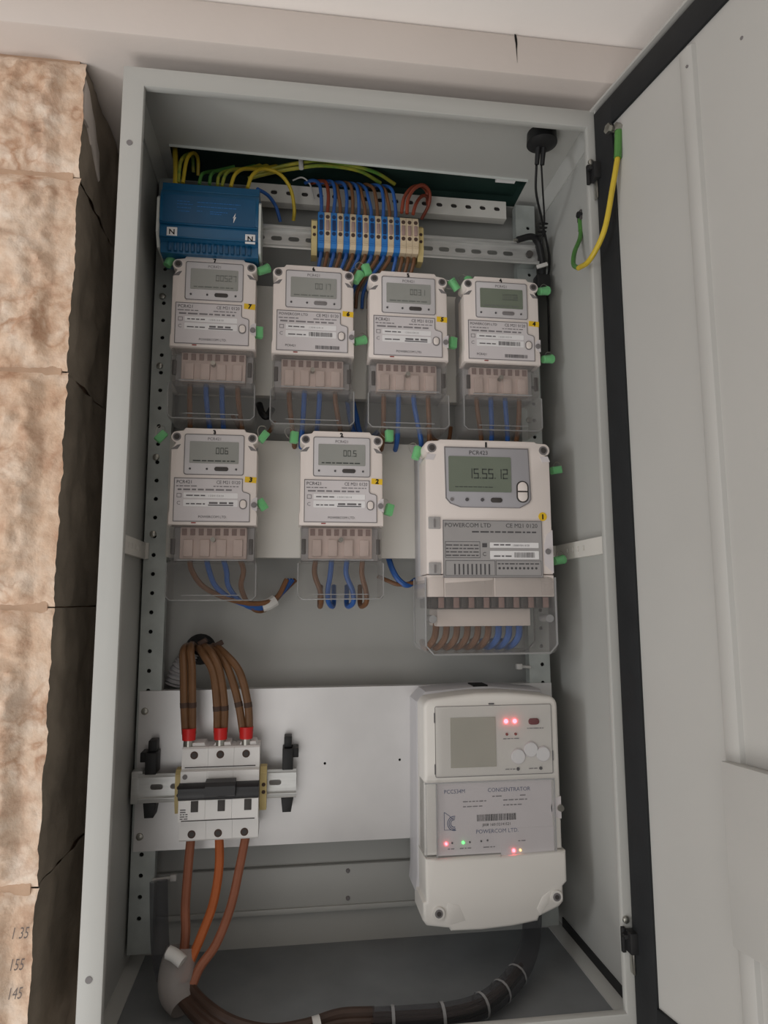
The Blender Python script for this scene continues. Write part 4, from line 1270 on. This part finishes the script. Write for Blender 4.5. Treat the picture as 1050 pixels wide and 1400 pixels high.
# ------------------------------------------------------------------ rails
def din_rail(name, x0, x1, zc, yf, label):
    t = thing(name, label, 'rail', ((x0 + x1) / 2, yf + 0.0075, zc - 0.0175))
    hs = [rr(x - 0.0080, x + 0.0080, zc - 0.0034, zc + 0.0034, 0.0032, 3) for x in [x0 + 0.022 + 0.025 * i for i in range(int((x1 - x0 - 0.02) / 0.025))]]
    b = MB().holed([(x0, zc - 0.0130), (x1, zc - 0.0130), (x1, zc + 0.0130), (x0, zc + 0.0130)], hs, yf + 0.0062, yf + 0.0075)
    for s in (-1, 1):
        b.box(x0, x1, yf, yf + 0.0075, zc + s * 0.0130 - 0.0006, zc + s * 0.0130 + 0.0006)
        b.box(x0, x1, yf, yf + 0.0012, min(zc + s * 0.0130, zc + s * 0.0178), max(zc + s * 0.0130, zc + s * 0.0178), 0.0003)
    b.build('rail', 'zinc', t)
    return t


R1 = din_rail('mounting_rail', 0.030, 0.574, -0.1045, 0.176, 'long slotted zinc rail carrying the terminal strip at the top')
for x in (0.0425, 0.560):
    MB().box(x - 0.012, x + 0.012, 0.1838, 0.1998, -0.118, -0.091, 0.001).build('rail_bracket', 'galv', R1)
    MB().cyl((x, 0.182, -0.1045), (x, 0.178, -0.1045), 0.0055, n=14).build('rail_screw', 'clip', R1)
R2 = din_rail('mounting_rail', 0.016, 0.2155, -0.8655, 0.170, 'short slotted zinc rail carrying the circuit breaker')
MB().box(0.006, 0.020, 0.1776, 0.1968, -0.886, -0.846, 0.001).build('rail_end', 'zinc', R2)
for x in (0.031, 0.204):
    b = MB()
    s = 1 if x > 0.1 else -1
    b.box(x - 0.007, x + 0.007, 0.168, 0.1966, -0.8485, -0.822, 0.001)
    b.box(x - 0.005, x + 0.005, 0.175, 0.1966, -0.822, -0.808, 0.001)
    b.box(min(x, x + s * 0.014), max(x, x + s * 0.014), 0.172, 0.1966, -0.834, -0.822, 0.001)
    b.build('rail_support', 'black', R2)
    b = MB()
    b.prism([(x - 0.008, -0.884), (x + 0.008, -0.884), (x + 0.005, -0.902), (x - 0.006, -0.902)], 0.1966, 0.171, 0.001)
    b.build('rail_support', 'black', R2)

# ------------------------------------------------------------------ blue distribution block
t = thing('distribution_block', 'blue plastic neutral distribution block with two white N labels', 'distribution block', (0.09, 0.176, -0.165))
x0, x1 = 0.0255, 0.1545
prof = [(0.175, -0.062), (0.132, -0.062), (0.126, -0.066), (0.123, -0.078), (0.118, -0.081), (0.113, -0.092), (0.113, -0.128), (0.117, -0.131), (0.117, -0.148), (0.125, -0.152), (0.127, -0.166), (0.175, -0.166)]
b = MB().prism(prof, x0, x1, axis='x')
cvb = b.build('cover', 'blue_cover', t)
MB().box(x0 + 0.004, x1 - 0.004, 0.1125, 0.1135, -0.130, -0.0905).build('cover_panel', 'blue_deep', cvb)
for z_, y_ in ((-0.0800, 0.1195), (-0.1305, 0.1145), (-0.1485, 0.1165)):
    MB().box(x0 + 0.001, x1 - 0.001, y_ - 0.0012, y_ + 0.002, z_ - 0.0009, z_ + 0.0009, 0.0004).build('cover_ridge', 'blue_cover', cvb)
for xa in (x0 - 0.0035, x1 + 0.0005):
    MB().prism([(0.175, -0.092), (0.116, -0.092), (0.110, -0.098), (0.110, -0.146), (0.122, -0.162), (0.175, -0.162)], xa, xa + 0.003, axis='x').build('end_plate', 'white_end', t)
for k in range(15):
    xx = x0 + 0.012 + k * 0.0075
    MB().box(xx - 0.0022, xx + 0.0022, 0.1225, 0.1265, -0.1640, -0.1525, 0.0006).build('entry_port', 'blue_deep', t)
for k in range(12):
    xx = x0 + 0.010 + k * 0.0098
    MB().cyl((xx, 0.140, -0.0630), (xx, 0.140, -0.0600), 0.0040, n=10).build('wire_port', 'blue_deep', t)
b = MB()
rng = random.Random(21)
for z, a, c in ((-0.100, .022, .04), (-0.104, .022, .042), (-0.109, .022, .04), (-0.114, .024, .04), (-0.1, .048, .105), (-0.106, .048, .1), (-0.1125, .048, .055), (-0.1125, .065, .088), (-0.1155, .065, .08)):
    b.greek(x0 + a, x0 + c, z, 0.0012, 0.1121, rng)
b.build('fine_print', 'blue_term', cvb)
bx, bz = 0.1225, -0.1185
b = MB().flat([(bx + .002, bz + .007), (bx - .002, bz - .0005), (bx + .0005, bz - .0005)][::-1], 0.1119)
b.flat([(bx - .0005, bz + .0012), (bx + .0025, bz + .0012), (bx - .001, bz - .008)][::-1], 0.1119)
b.build('lightning_mark', 'white_label', cvb)
for xx, zz in ((0.0415, -0.1420), (0.1440, -0.1452)):
    q = MB().box(xx - 0.0068, xx + 0.0068, 0.1155, 0.117, zz - 0.0068, zz + 0.0068, 0.0006).build('letter_label', 'white_label', t)
    MB().text('N', 0.0105, xx, zz - 0.0037, 0.1152, 'CENTER', bold=0.02).build('letter', 'marker', q)

# ------------------------------------------------------------------ terminal strip
def make_terminal(blue):
    t = local_thing('rail_terminal', 'x', 'terminal', 'rail terminals on the upper rail')
    mb, md = ('blue_term', 'blue_dark') if blue else ('beige_term', 'beige_dark')
    # profile (y, z): top funnel, face, lower slope
    pr = [(0.036, 0.026), (0.010, 0.027), (0.004, 0.025), (0.0, 0.016), (0.0, -0.010), (0.0015, -0.024), (0.006, -0.028), (0.036, -0.027)]
    MB().prism(pr, -0.00435, 0.00435, axis='x').build('terminal_body', mb, t)
    for z in (0.0158, -0.0092):
        MB().cyl((0, 0.002, z), (0, -0.0006, z), 0.0029, n=10).build('screw_hole', md, t)
    MB().box(-0.0024, 0.0024, -0.0018, 0.001, -0.0045, 0.0105, 0.0006).build('disconnect_lever', md if blue else 'term_dark', t)
    b = MB()
    for i in range(4):
        b.box(-0.0036, 0.0036, 0.0001, 0.0012, -0.0135 - i * 0.003, -0.0122 - i * 0.003)
    b.build('marker_ribs', mb, t)
    return t


tb_blue, tb_beige = make_terminal(True), make_terminal(False)
seq = 'BWBWBWBWBWBWBWWW'
nb = nw = 0
TX = []
fb = fw = True
for i, ch in enumerate(seq):
    x = 0.2403 + i * 0.00904
    TX.append(x)
    if ch == 'B':
        o = tb_blue if fb else copy_tree(tb_blue)
        fb = False
        o['label'] = f'{ORD[nb]} blue rail terminal from the left of the terminal strip'
        nb += 1
    else:
        o = tb_beige if fw else copy_tree(tb_beige)
        fw = False
        o['label'] = f'{ORD[nw]} beige rail terminal from the left of the terminal strip'
        nw += 1
    put(o, (x, 0.140, -0.1065))
for x, lab in ((0.2310, 'beige end clamp at the left end of the terminal strip'), (0.3853, 'beige end clamp at the right end of the terminal strip')):
    t = thing('end_clamp', lab, 'end clamp', (x, 0.176, -0.13), 'beige end clamps on the rails')
    MB().prism([(0.176, -0.084), (0.160, -0.084), (0.150, -0.092), (0.150, -0.128), (0.158, -0.140), (0.176, -0.140)], x - 0.004, x + 0.004, axis='x').build('clamp_body', 'clamp_yellow', t)
    for z in (-0.102, -0.113):
        MB().cyl((x, 0.152, z), (x, 0.1495, z), 0.0024, n=10).build('clamp_hole', 'beige_dark', t)

# wires above and below the terminals
nb = nw = 0
rng = random.Random(17)
for i, ch in enumerate(seq):
    x = TX[i]
    nm = f'{ORD[nb]} blue' if ch == 'B' else f'{ORD[nw]} beige'
    cw = 'blue' if ch == 'B' else 'brown'
    m_ = 'blue_wire' if ch == 'B' else ('red_brown_wire' if i in (1, 13, 14, 15) else 'brown_wire')
    if ch == 'B':
        nb += 1
    else:
        nw += 1
    j = rng.uniform(-0.003, 0.003)
    if i < 13:
        pts = [(x, 0.160, -0.082), (x + 0.001, 0.158, -0.066), (x + j, 0.163, -0.042), (x + j - 0.003, 0.172, -0.020 + j), (x + j - 0.012, 0.190, -0.004), (x - 0.022, 0.210, 0.004)]
    else:
        pts = P[('loop1', 'loop2', 'loop3')[i - 13]]
    wire(pts, 0.0026, m_, f'{cw} wire rising from the {nm} rail terminal' if i < 13 else f'red-brown wire arching over from the {nm} rail terminal', group='wires above the terminal strip')
    sl = -0.004 - 0.013 * min(1, i / 9) + (0.012 if i > 11 else 0)
    pts = [(x, 0.160, -0.128), (x + 0.0005, 0.158, -0.138), (x + sl * 0.4, 0.162, -0.150), (x + sl, 0.172, -0.163), (x + sl * 1.5, 0.188, -0.178), (x + sl * 1.6, 0.194, -0.20)]
    wire(pts, 0.0026, m_ if ch == 'B' else 'brown_wire', f'{cw} wire dropping from the {nm} rail terminal', group='wires below the terminal strip')

# earth wires over the blue block
EW = [('e1', 'gy_yellow', 0.0036, 'stout yellow earth wire at the far left above the blue block'), ('e2', 'gy_mix', 0.0026, 'green and yellow earth wire curling second above the blue block'),
      ('e3', 'gy_yellow', 0.0026, 'yellow-green earth wire curling third above the blue block'), ('e4', 'gy_green', 0.0024, 'green earth wire arching fourth from the left above the blue block'),
      ('e5', 'gy_green', 0.0024, 'green earth wire arching fifth from the left above the blue block'), ('e6', 'gy_mix', 0.0024, 'green and yellow earth wire arching sixth above the blue block'),
      ('e7', 'gy_mix', 0.0024, 'green and yellow earth wire arching seventh above the blue block'), ('e8', 'gy_yellow', 0.0026, 'yellow earth wire arching eighth above the blue block'),
      ('e9', 'gy_yellow', 0.0027, 'yellow earth wire arching right and down behind the zinc rail'), ('e10', 'gy_mix', 0.0028, 'upper long green and yellow wire running right over the terminals'),
      ('e11', 'gy_mix', 0.0028, 'lower long green and yellow wire running right over the terminals'), ('bl1', 'blue_wire', 0.0026, 'blue wire curving from the blue block to behind the rail'),
      ('wh1', 'tie', 0.0012, 'thin white wire arched before the slotted bracket')]
for k, m_, r_, lab in EW:
    wire(P[k], r_, m_, lab, group='earth wires above the blue block' if k[0] == 'e' else None)
o = MB().tube([(0.2105, 0.165, 0.0135), (0.2115, 0.165, -0.0035)], 0.0035, 8, sub=0).build('cable_tie', 'tie', org=(0.211, 0.165, -0.003))
tag(o, 'white cable tie around the long green and yellow wires', 'cable tie')

# ------------------------------------------------------------------ circuit breaker
t = thing('circuit_breaker', 'white three-pole circuit breaker with a black toggle bar', 'circuit breaker', (0.121, 0.17, -0.922))
bx0, bp = 0.0735, 0.0318
prof = [(0.176, -0.811), (0.143, -0.811), (0.141, -0.813), (0.141, -0.837), (0.134, -0.8385), (0.134, -0.852), (0.134, -0.868), (0.124, -0.870), (0.124, -0.8945), (0.139, -0.897), (0.139, -0.920), (0.141, -0.922), (0.176, -0.922)]
for k in range(3):
    xa = bx0 + k * bp
    pole = MB().prism(prof, xa + 0.0001, xa + bp - 0.0001, axis='x').build('pole', 'breaker', t)
    xc = xa + bp / 2
    for z, y_ in ((-0.8205, 0.141), (-0.9135, 0.139)):
        q = MB().cyl((xc - 0.001, y_ + 0.001, z), (xc - 0.001, y_ - 0.0004, z), 0.0048, n=18).build('screw_well', 'beige_dark', pole)
        MB().cyl((xc - 0.001, y_, z), (xc - 0.001, y_ - 0.0007, z), 0.0030, n=12).build('well_screw', 'breaker_dark', q)
    MB().box(xc - 0.001, xc + 0.0078, 0.1233, 0.1245, -0.8835, -0.8705, 0.0004).build('toggle_slot', 'breaker_dark', pole)
    MB().prism([(xc - 0.0105, -0.811), (xc - 0.0080, -0.8065), (xc + 0.0105, -0.8065), (xc + 0.0120, -0.811)], 0.172, 0.146, 0.001).build('terminal_tab', 'breaker', pole)
MB().box(bx0 + 0.004, bx0 + 3 * bp - 0.005, 0.1403, 0.1412, -0.8355, -0.8345).build('seam_groove', 'breaker_dark', t)
MB().box(bx0 + 0.004, bx0 + 3 * bp - 0.004, 0.1234, 0.1242, -0.8938, -0.8928).build('seam_groove', 'breaker_dark', t)
tg = MB().prism([(0.135, -0.8515), (0.127, -0.8525), (0.122, -0.856), (0.1215, -0.8635), (0.125, -0.8695), (0.135, -0.8695)], bx0 - 0.0008, bx0 + 3 * bp + 0.0004, axis='x').build('toggle_bar', 'toggle', t)
MB().prism([(0.130, -0.8465), (0.117, -0.8480), (0.113, -0.8520), (0.114, -0.8630), (0.122, -0.8665)], bx0 + 0.032, bx0 + 0.068, axis='x').build('toggle_handle', 'toggle', tg)
MB().cyl((bx0 + 0.0055, 0.135, -0.8445), (bx0 + 0.0055, 0.1332, -0.8445), 0.0030, n=14).build('test_button', 'groove', t)
b = MB()
rng = random.Random(2)
for i in range(5):
    b.greek(bx0 + 0.0025, bx0 + 0.0115, -0.881 - i * 0.0026, 0.0015, 0.1236, rng)
b.build('fine_print', 'ink', t)
for x, lab in ((0.0690, 'beige end clamp against the left side of the circuit breaker'), (0.1735, 'beige end clamp against the right side of the circuit breaker')):
    t = thing('end_clamp', lab, 'end clamp', (x, 0.17, -0.89), 'beige end clamps on the rails')
    MB().prism([(0.170, -0.840), (0.156, -0.840), (0.150, -0.846), (0.150, -0.878), (0.156, -0.8935), (0.170, -0.8935)], x - 0.0042, x + 0.0042, axis='x').build('clamp_body', 'clamp_yellow', t)
    for z in (-0.850, -0.861, -0.870):
        MB().cyl((x + 0.0006, 0.152, z), (x + 0.0006, 0.1492, z), 0.0024, n=10).build('clamp_hole', 'beige_dark' if z < -.855 else 'clamp_yellow', t)

# heavy brown cables feeding the breaker from above, in pairs with one red ferrule each
for k, (a, c, x, where) in enumerate((('cab1a', 'cab1b', 0.0800, 'left'), ('cab2a', 'cab2b', 0.1190, 'middle'), ('cab3a', 'cab3b', 0.1510, 'right'))):
    t = thing('cable_pair', f'pair of brown cables with a red ferrule feeding the {where} breaker pole', 'cable', (x, 0.15, -0.806), 'brown cable pairs above the breaker')
    for q in (a, c):
        cbl = MB().tube(P[q], 0.0051, 10, sub=6).build('cable', 'cable_brown', t)
        p3 = smooth_path(P[q], 6)
        i = 5
        MB().tube([p3[i], p3[i + 1]], 0.0054, 10, sub=0).build('ink_band', 'beige_dark', cbl)
    MB().cyl((x, 0.15, -0.7890), (x, 0.15, -0.8035), 0.0090, 0.0082, n=16).build('ferrule_sleeve', 'red', t)
    MB().cyl((x, 0.15, -0.8035), (x, 0.15, -0.812), 0.0066, n=14).build('ferrule', 'screw', t)
for x, z, lab in ((0.083, -0.684, 'left'), (0.104, -0.687, 'right')):
    o = MB().obox((x + 0.006, 0.185, z), 0.012, 0.010, 0.007, Matrix.Rotation(-0.5, 3, 'Y'), 0.001)
    tag(o.build('cable_tie', 'beige_dark', org=(x, 0.185, z)), f'dark cable tie end on the {lab} of the brown cable bend', 'cable tie')
# cables leaving below
for k, m_, where in (('cab4', 'cable_rust', 'left'), ('cab5', 'cable_orange', 'middle'), ('cab6', 'cable_rust', 'right')):
    col = 'bright orange-brown' if where == 'middle' else 'dull rust-brown'
    o = wire(P[k], 0.0056, m_, f'{col} cable dropping from the {where} breaker pole', 'cable', 'cables below the breaker', 'power_cable', 10, 6)

# frosted sleeve that gathers the cables, and the dark bundle along the cabinet floor
t = thing('cable_sleeve', 'frosted plastic sleeve gathering the cables at the lower left', 'sleeve', (0.082, 0.115, -1.095))
b = MB().tube([(0.082, 0.128, -1.036), (0.080, 0.122, -1.056), (0.082, 0.112, -1.075), (0.092, 0.098, -1.086)], 0.02, 16, sub=5, cap=False, radii=lambda f: 0.016 + 0.006 * math.sin(f * PI))
b.build('sleeve_wall', 'sleeve', t)
MB().tube([(0.047, 0.165, -0.975), (0.050, 0.158, -1.01), (0.056, 0.142, -1.045), (0.066, 0.126, -1.068)], 0.011, 12, sub=5, cap=False).build('clear_sheath', 'hose', t)
b = MB().tube([(0.088, 0.100, -1.040), (0.078, 0.104, -1.034), (0.070, 0.106, -1.031)], 0.0072, 12, sub=4)
q = b.build('sleeve_end', 'tie', t)
MB().cyl((0.0702, 0.106, -1.0311), (0.0688, 0.1063, -1.0305), 0.0050, n=12).build('sleeve_mouth', 'name_pl', q)
BND = [(0.088, 0.106, -1.074), (0.112, 0.078, -1.083), (0.145, 0.050, -1.089), (0.185, 0.034, -1.092), (0.225, 0.034, -1.090), (0.262, 0.042, -1.087), (0.300, 0.040, -1.087)]
for k, (dx, dz) in enumerate(((0.0, 0.0), (0.007, 0.006), (-0.006, -0.002))):
    pts = [(x + dx * 0.4, y + dx, z + dz) for x, y, z in BND]
    wire(pts, 0.0062, 'cable_dark', f'dark brown cable in the floor bundle at the lower left, {("middle", "rear upper", "front lower")[k]} one', 'cable', 'cables along the cabinet floor', 'power_cable', 10)
o = MB().tube([(0.236, 0.037, -1.089), (0.244, 0.038, -1.088)], 0.0135, 12, sub=0).build('cable_tie', 'tie', org=(0.24, 0.037, -1.09))
tag(o, 'white cable tie around the dark floor bundle', 'cable tie')
t = thing('clear_hose', 'clear plastic hose of dark cables curving along the cabinet floor', 'hose', (0.40, 0.06, -1.1))
HP = [(0.5345, 0.182, -1.035), (0.530, 0.172, -1.058), (0.518, 0.150, -1.074), (0.492, 0.110, -1.081), (0.460, 0.076, -1.084), (0.425, 0.050, -1.085), (0.385, 0.038, -1.085), (0.335, 0.038, -1.085), (0.300, 0.040, -1.085)]
MB().tube(HP, 0.0125, 14, sub=6, cap=False).build('hose_wall', 'hose', t)
for dx, dz, m_ in ((0.004, 0.003, 'cable_dark'), (-0.004, 0.002, 'cable_dark'), (0.0, -0.005, 'black_cable')):
    MB().tube([(x + dx * .5, y + dx, z + dz) for x, y, z in HP[3:]], 0.0034, 8, sub=6).build('inner_cable', m_, t)
sp = smooth_path(HP, 6)
for i in (20, 25, 30, 37, 44):
    d = (sp[i + 1] - sp[i - 1]).normalized() * 0.0018
    MB().tube([sp[i] - d, sp[i] + d], 0.0138, 14, sub=0, cap=False).build('hose_tie', 'clear_edge', t)
for (a, c, lab) in (((0.034, 0.198, -0.986), (0.060, 0.196, -0.983), 'clear cable tie stub on the lower left post'),
                    ((0.548, 0.198, -0.7255), (0.530, 0.196, -0.724), 'white cable tie stub on the right post above the concentrator')):
    b = MB().cyl(a, c, 0.0022, n=8)
    e_ = Vector(c)
    b.box(e_.x - 0.004, e_.x + 0.004, e_.y - 0.004, e_.y + 0.003, e_.z - 0.004, e_.z + 0.004, 0.001)
    tag(b.build('cable_tie', 'tie', org=a), lab, 'cable tie')

# ------------------------------------------------------------------ antenna
t = thing('magnetic_antenna', 'round black magnetic antenna stuck under the cabinet top with its lead', 'antenna', (0.534, 0.052, -0.0015))
b = MB().cyl((0.534, 0.050, -0.0015), (0.534, 0.050, -0.0165), 0.0195, 0.0205, n=28)
b.cyl((0.534, 0.050, -0.0165), (0.534, 0.050, -0.0205), 0.0198, 0.013, n=28)
b.build('antenna_base', 'black', t)
for x in (0.530, 0.5375):
    MB().cyl((x, 0.053, -0.018), (x, 0.0605, -0.040), 0.0038, 0.0030, n=10).build('lead_boot', 'black', t)
MB().tube(P['ant_a'], 0.0017, 8).build('antenna_lead', 'black_cable', t)
MB().tube(P['ant_b'], 0.0013, 8).build('antenna_lead', 'black_cable', t)
for i, z in enumerate((-0.072, -0.076, -0.080, -0.084)):
    c0 = Vector((0.572, 0.148 + i * 0.004, z))
    MB().tube([c0 + Vector((0.006 * math.cos(a), 0.004 * math.sin(a), 0.0015 * math.sin(a))) for a in [k * PI / 4 for k in range(9)]], 0.0011, 6, sub=2).build('lead_coil', 'black_cable', t)
t = thing('antenna_connector', 'black elbow connector and cables bunched at the right end of the rail', 'connector', (0.575, 0.18, -0.155))
b = MB().tube(P['ant_c'], 0.0048, 10)
b.build('connector_cable', 'black_cable', t)
MB().tube([(0.566, 0.172, -0.078), (0.576, 0.178, -0.095), (0.582, 0.186, -0.12), (0.582, 0.19, -0.155)], 0.0056, 10).build('connector_cable', 'black_cable', t)
MB().cyl((0.5365, 0.165, -0.0908), (0.531, 0.165, -0.0920), 0.0024, n=8).build('connector_tip', 'screw', t)
MB().box(0.568, 0.590, 0.172, 0.192, -0.165, -0.138, 0.003).build('connector_body', 'black', t)
b = MB().obox((0.575, 0.168, -0.128), 0.018, 0.004, 0.006, Matrix.Rotation(-0.35, 3, 'Y'), 0.001)
tag(b.build('cable_tie', 'tie', org=(0.575, 0.168, -0.13)), 'white cable tie around the black antenna connector', 'cable tie')

# ------------------------------------------------------------------ door earth strap
t = thing('earth_strap', 'yellow and green earth strap joining the cabinet wall to the door', 'earth strap', (0.565, 0.0, -0.22))
MB().tube(P['gy'][1:6], 0.0033, 10).build('strap', 'gy_yellow', t)
MB().tube(P['gy'][5:], 0.0031, 10).build('strap', 'gy_green', t)
g = P['gy']
MB().tube([(0.5915, -0.05, -0.066), (0.589, -0.05, -0.099), (0.5885, -0.05, -0.102)], 0.0046, 10, sub=0).build('lug_sleeve', 'gy_green', t)
MB().obox((0.5915, -0.0475, -0.067), 0.003, 0.012, 0.020, Matrix.Rotation(0.06, 3, 'X'), 0.0008).build('lug', 'screw', t)
MB().cyl((0.5975, 0.079, -0.121), (0.598, 0.080, -0.103), 0.0036, n=8).build('lug_sleeve', 'gy_green', t)
MB().box(0.5955, 0.5985, 0.0735, 0.0855, -0.106, -0.092, 0.0008).build('lug', 'clip', t)
MB().cyl((0.5985, 0.0765, -0.099), (0.592, 0.0765, -0.099), 0.0042, n=6).build('wall_bolt', 'black', t)
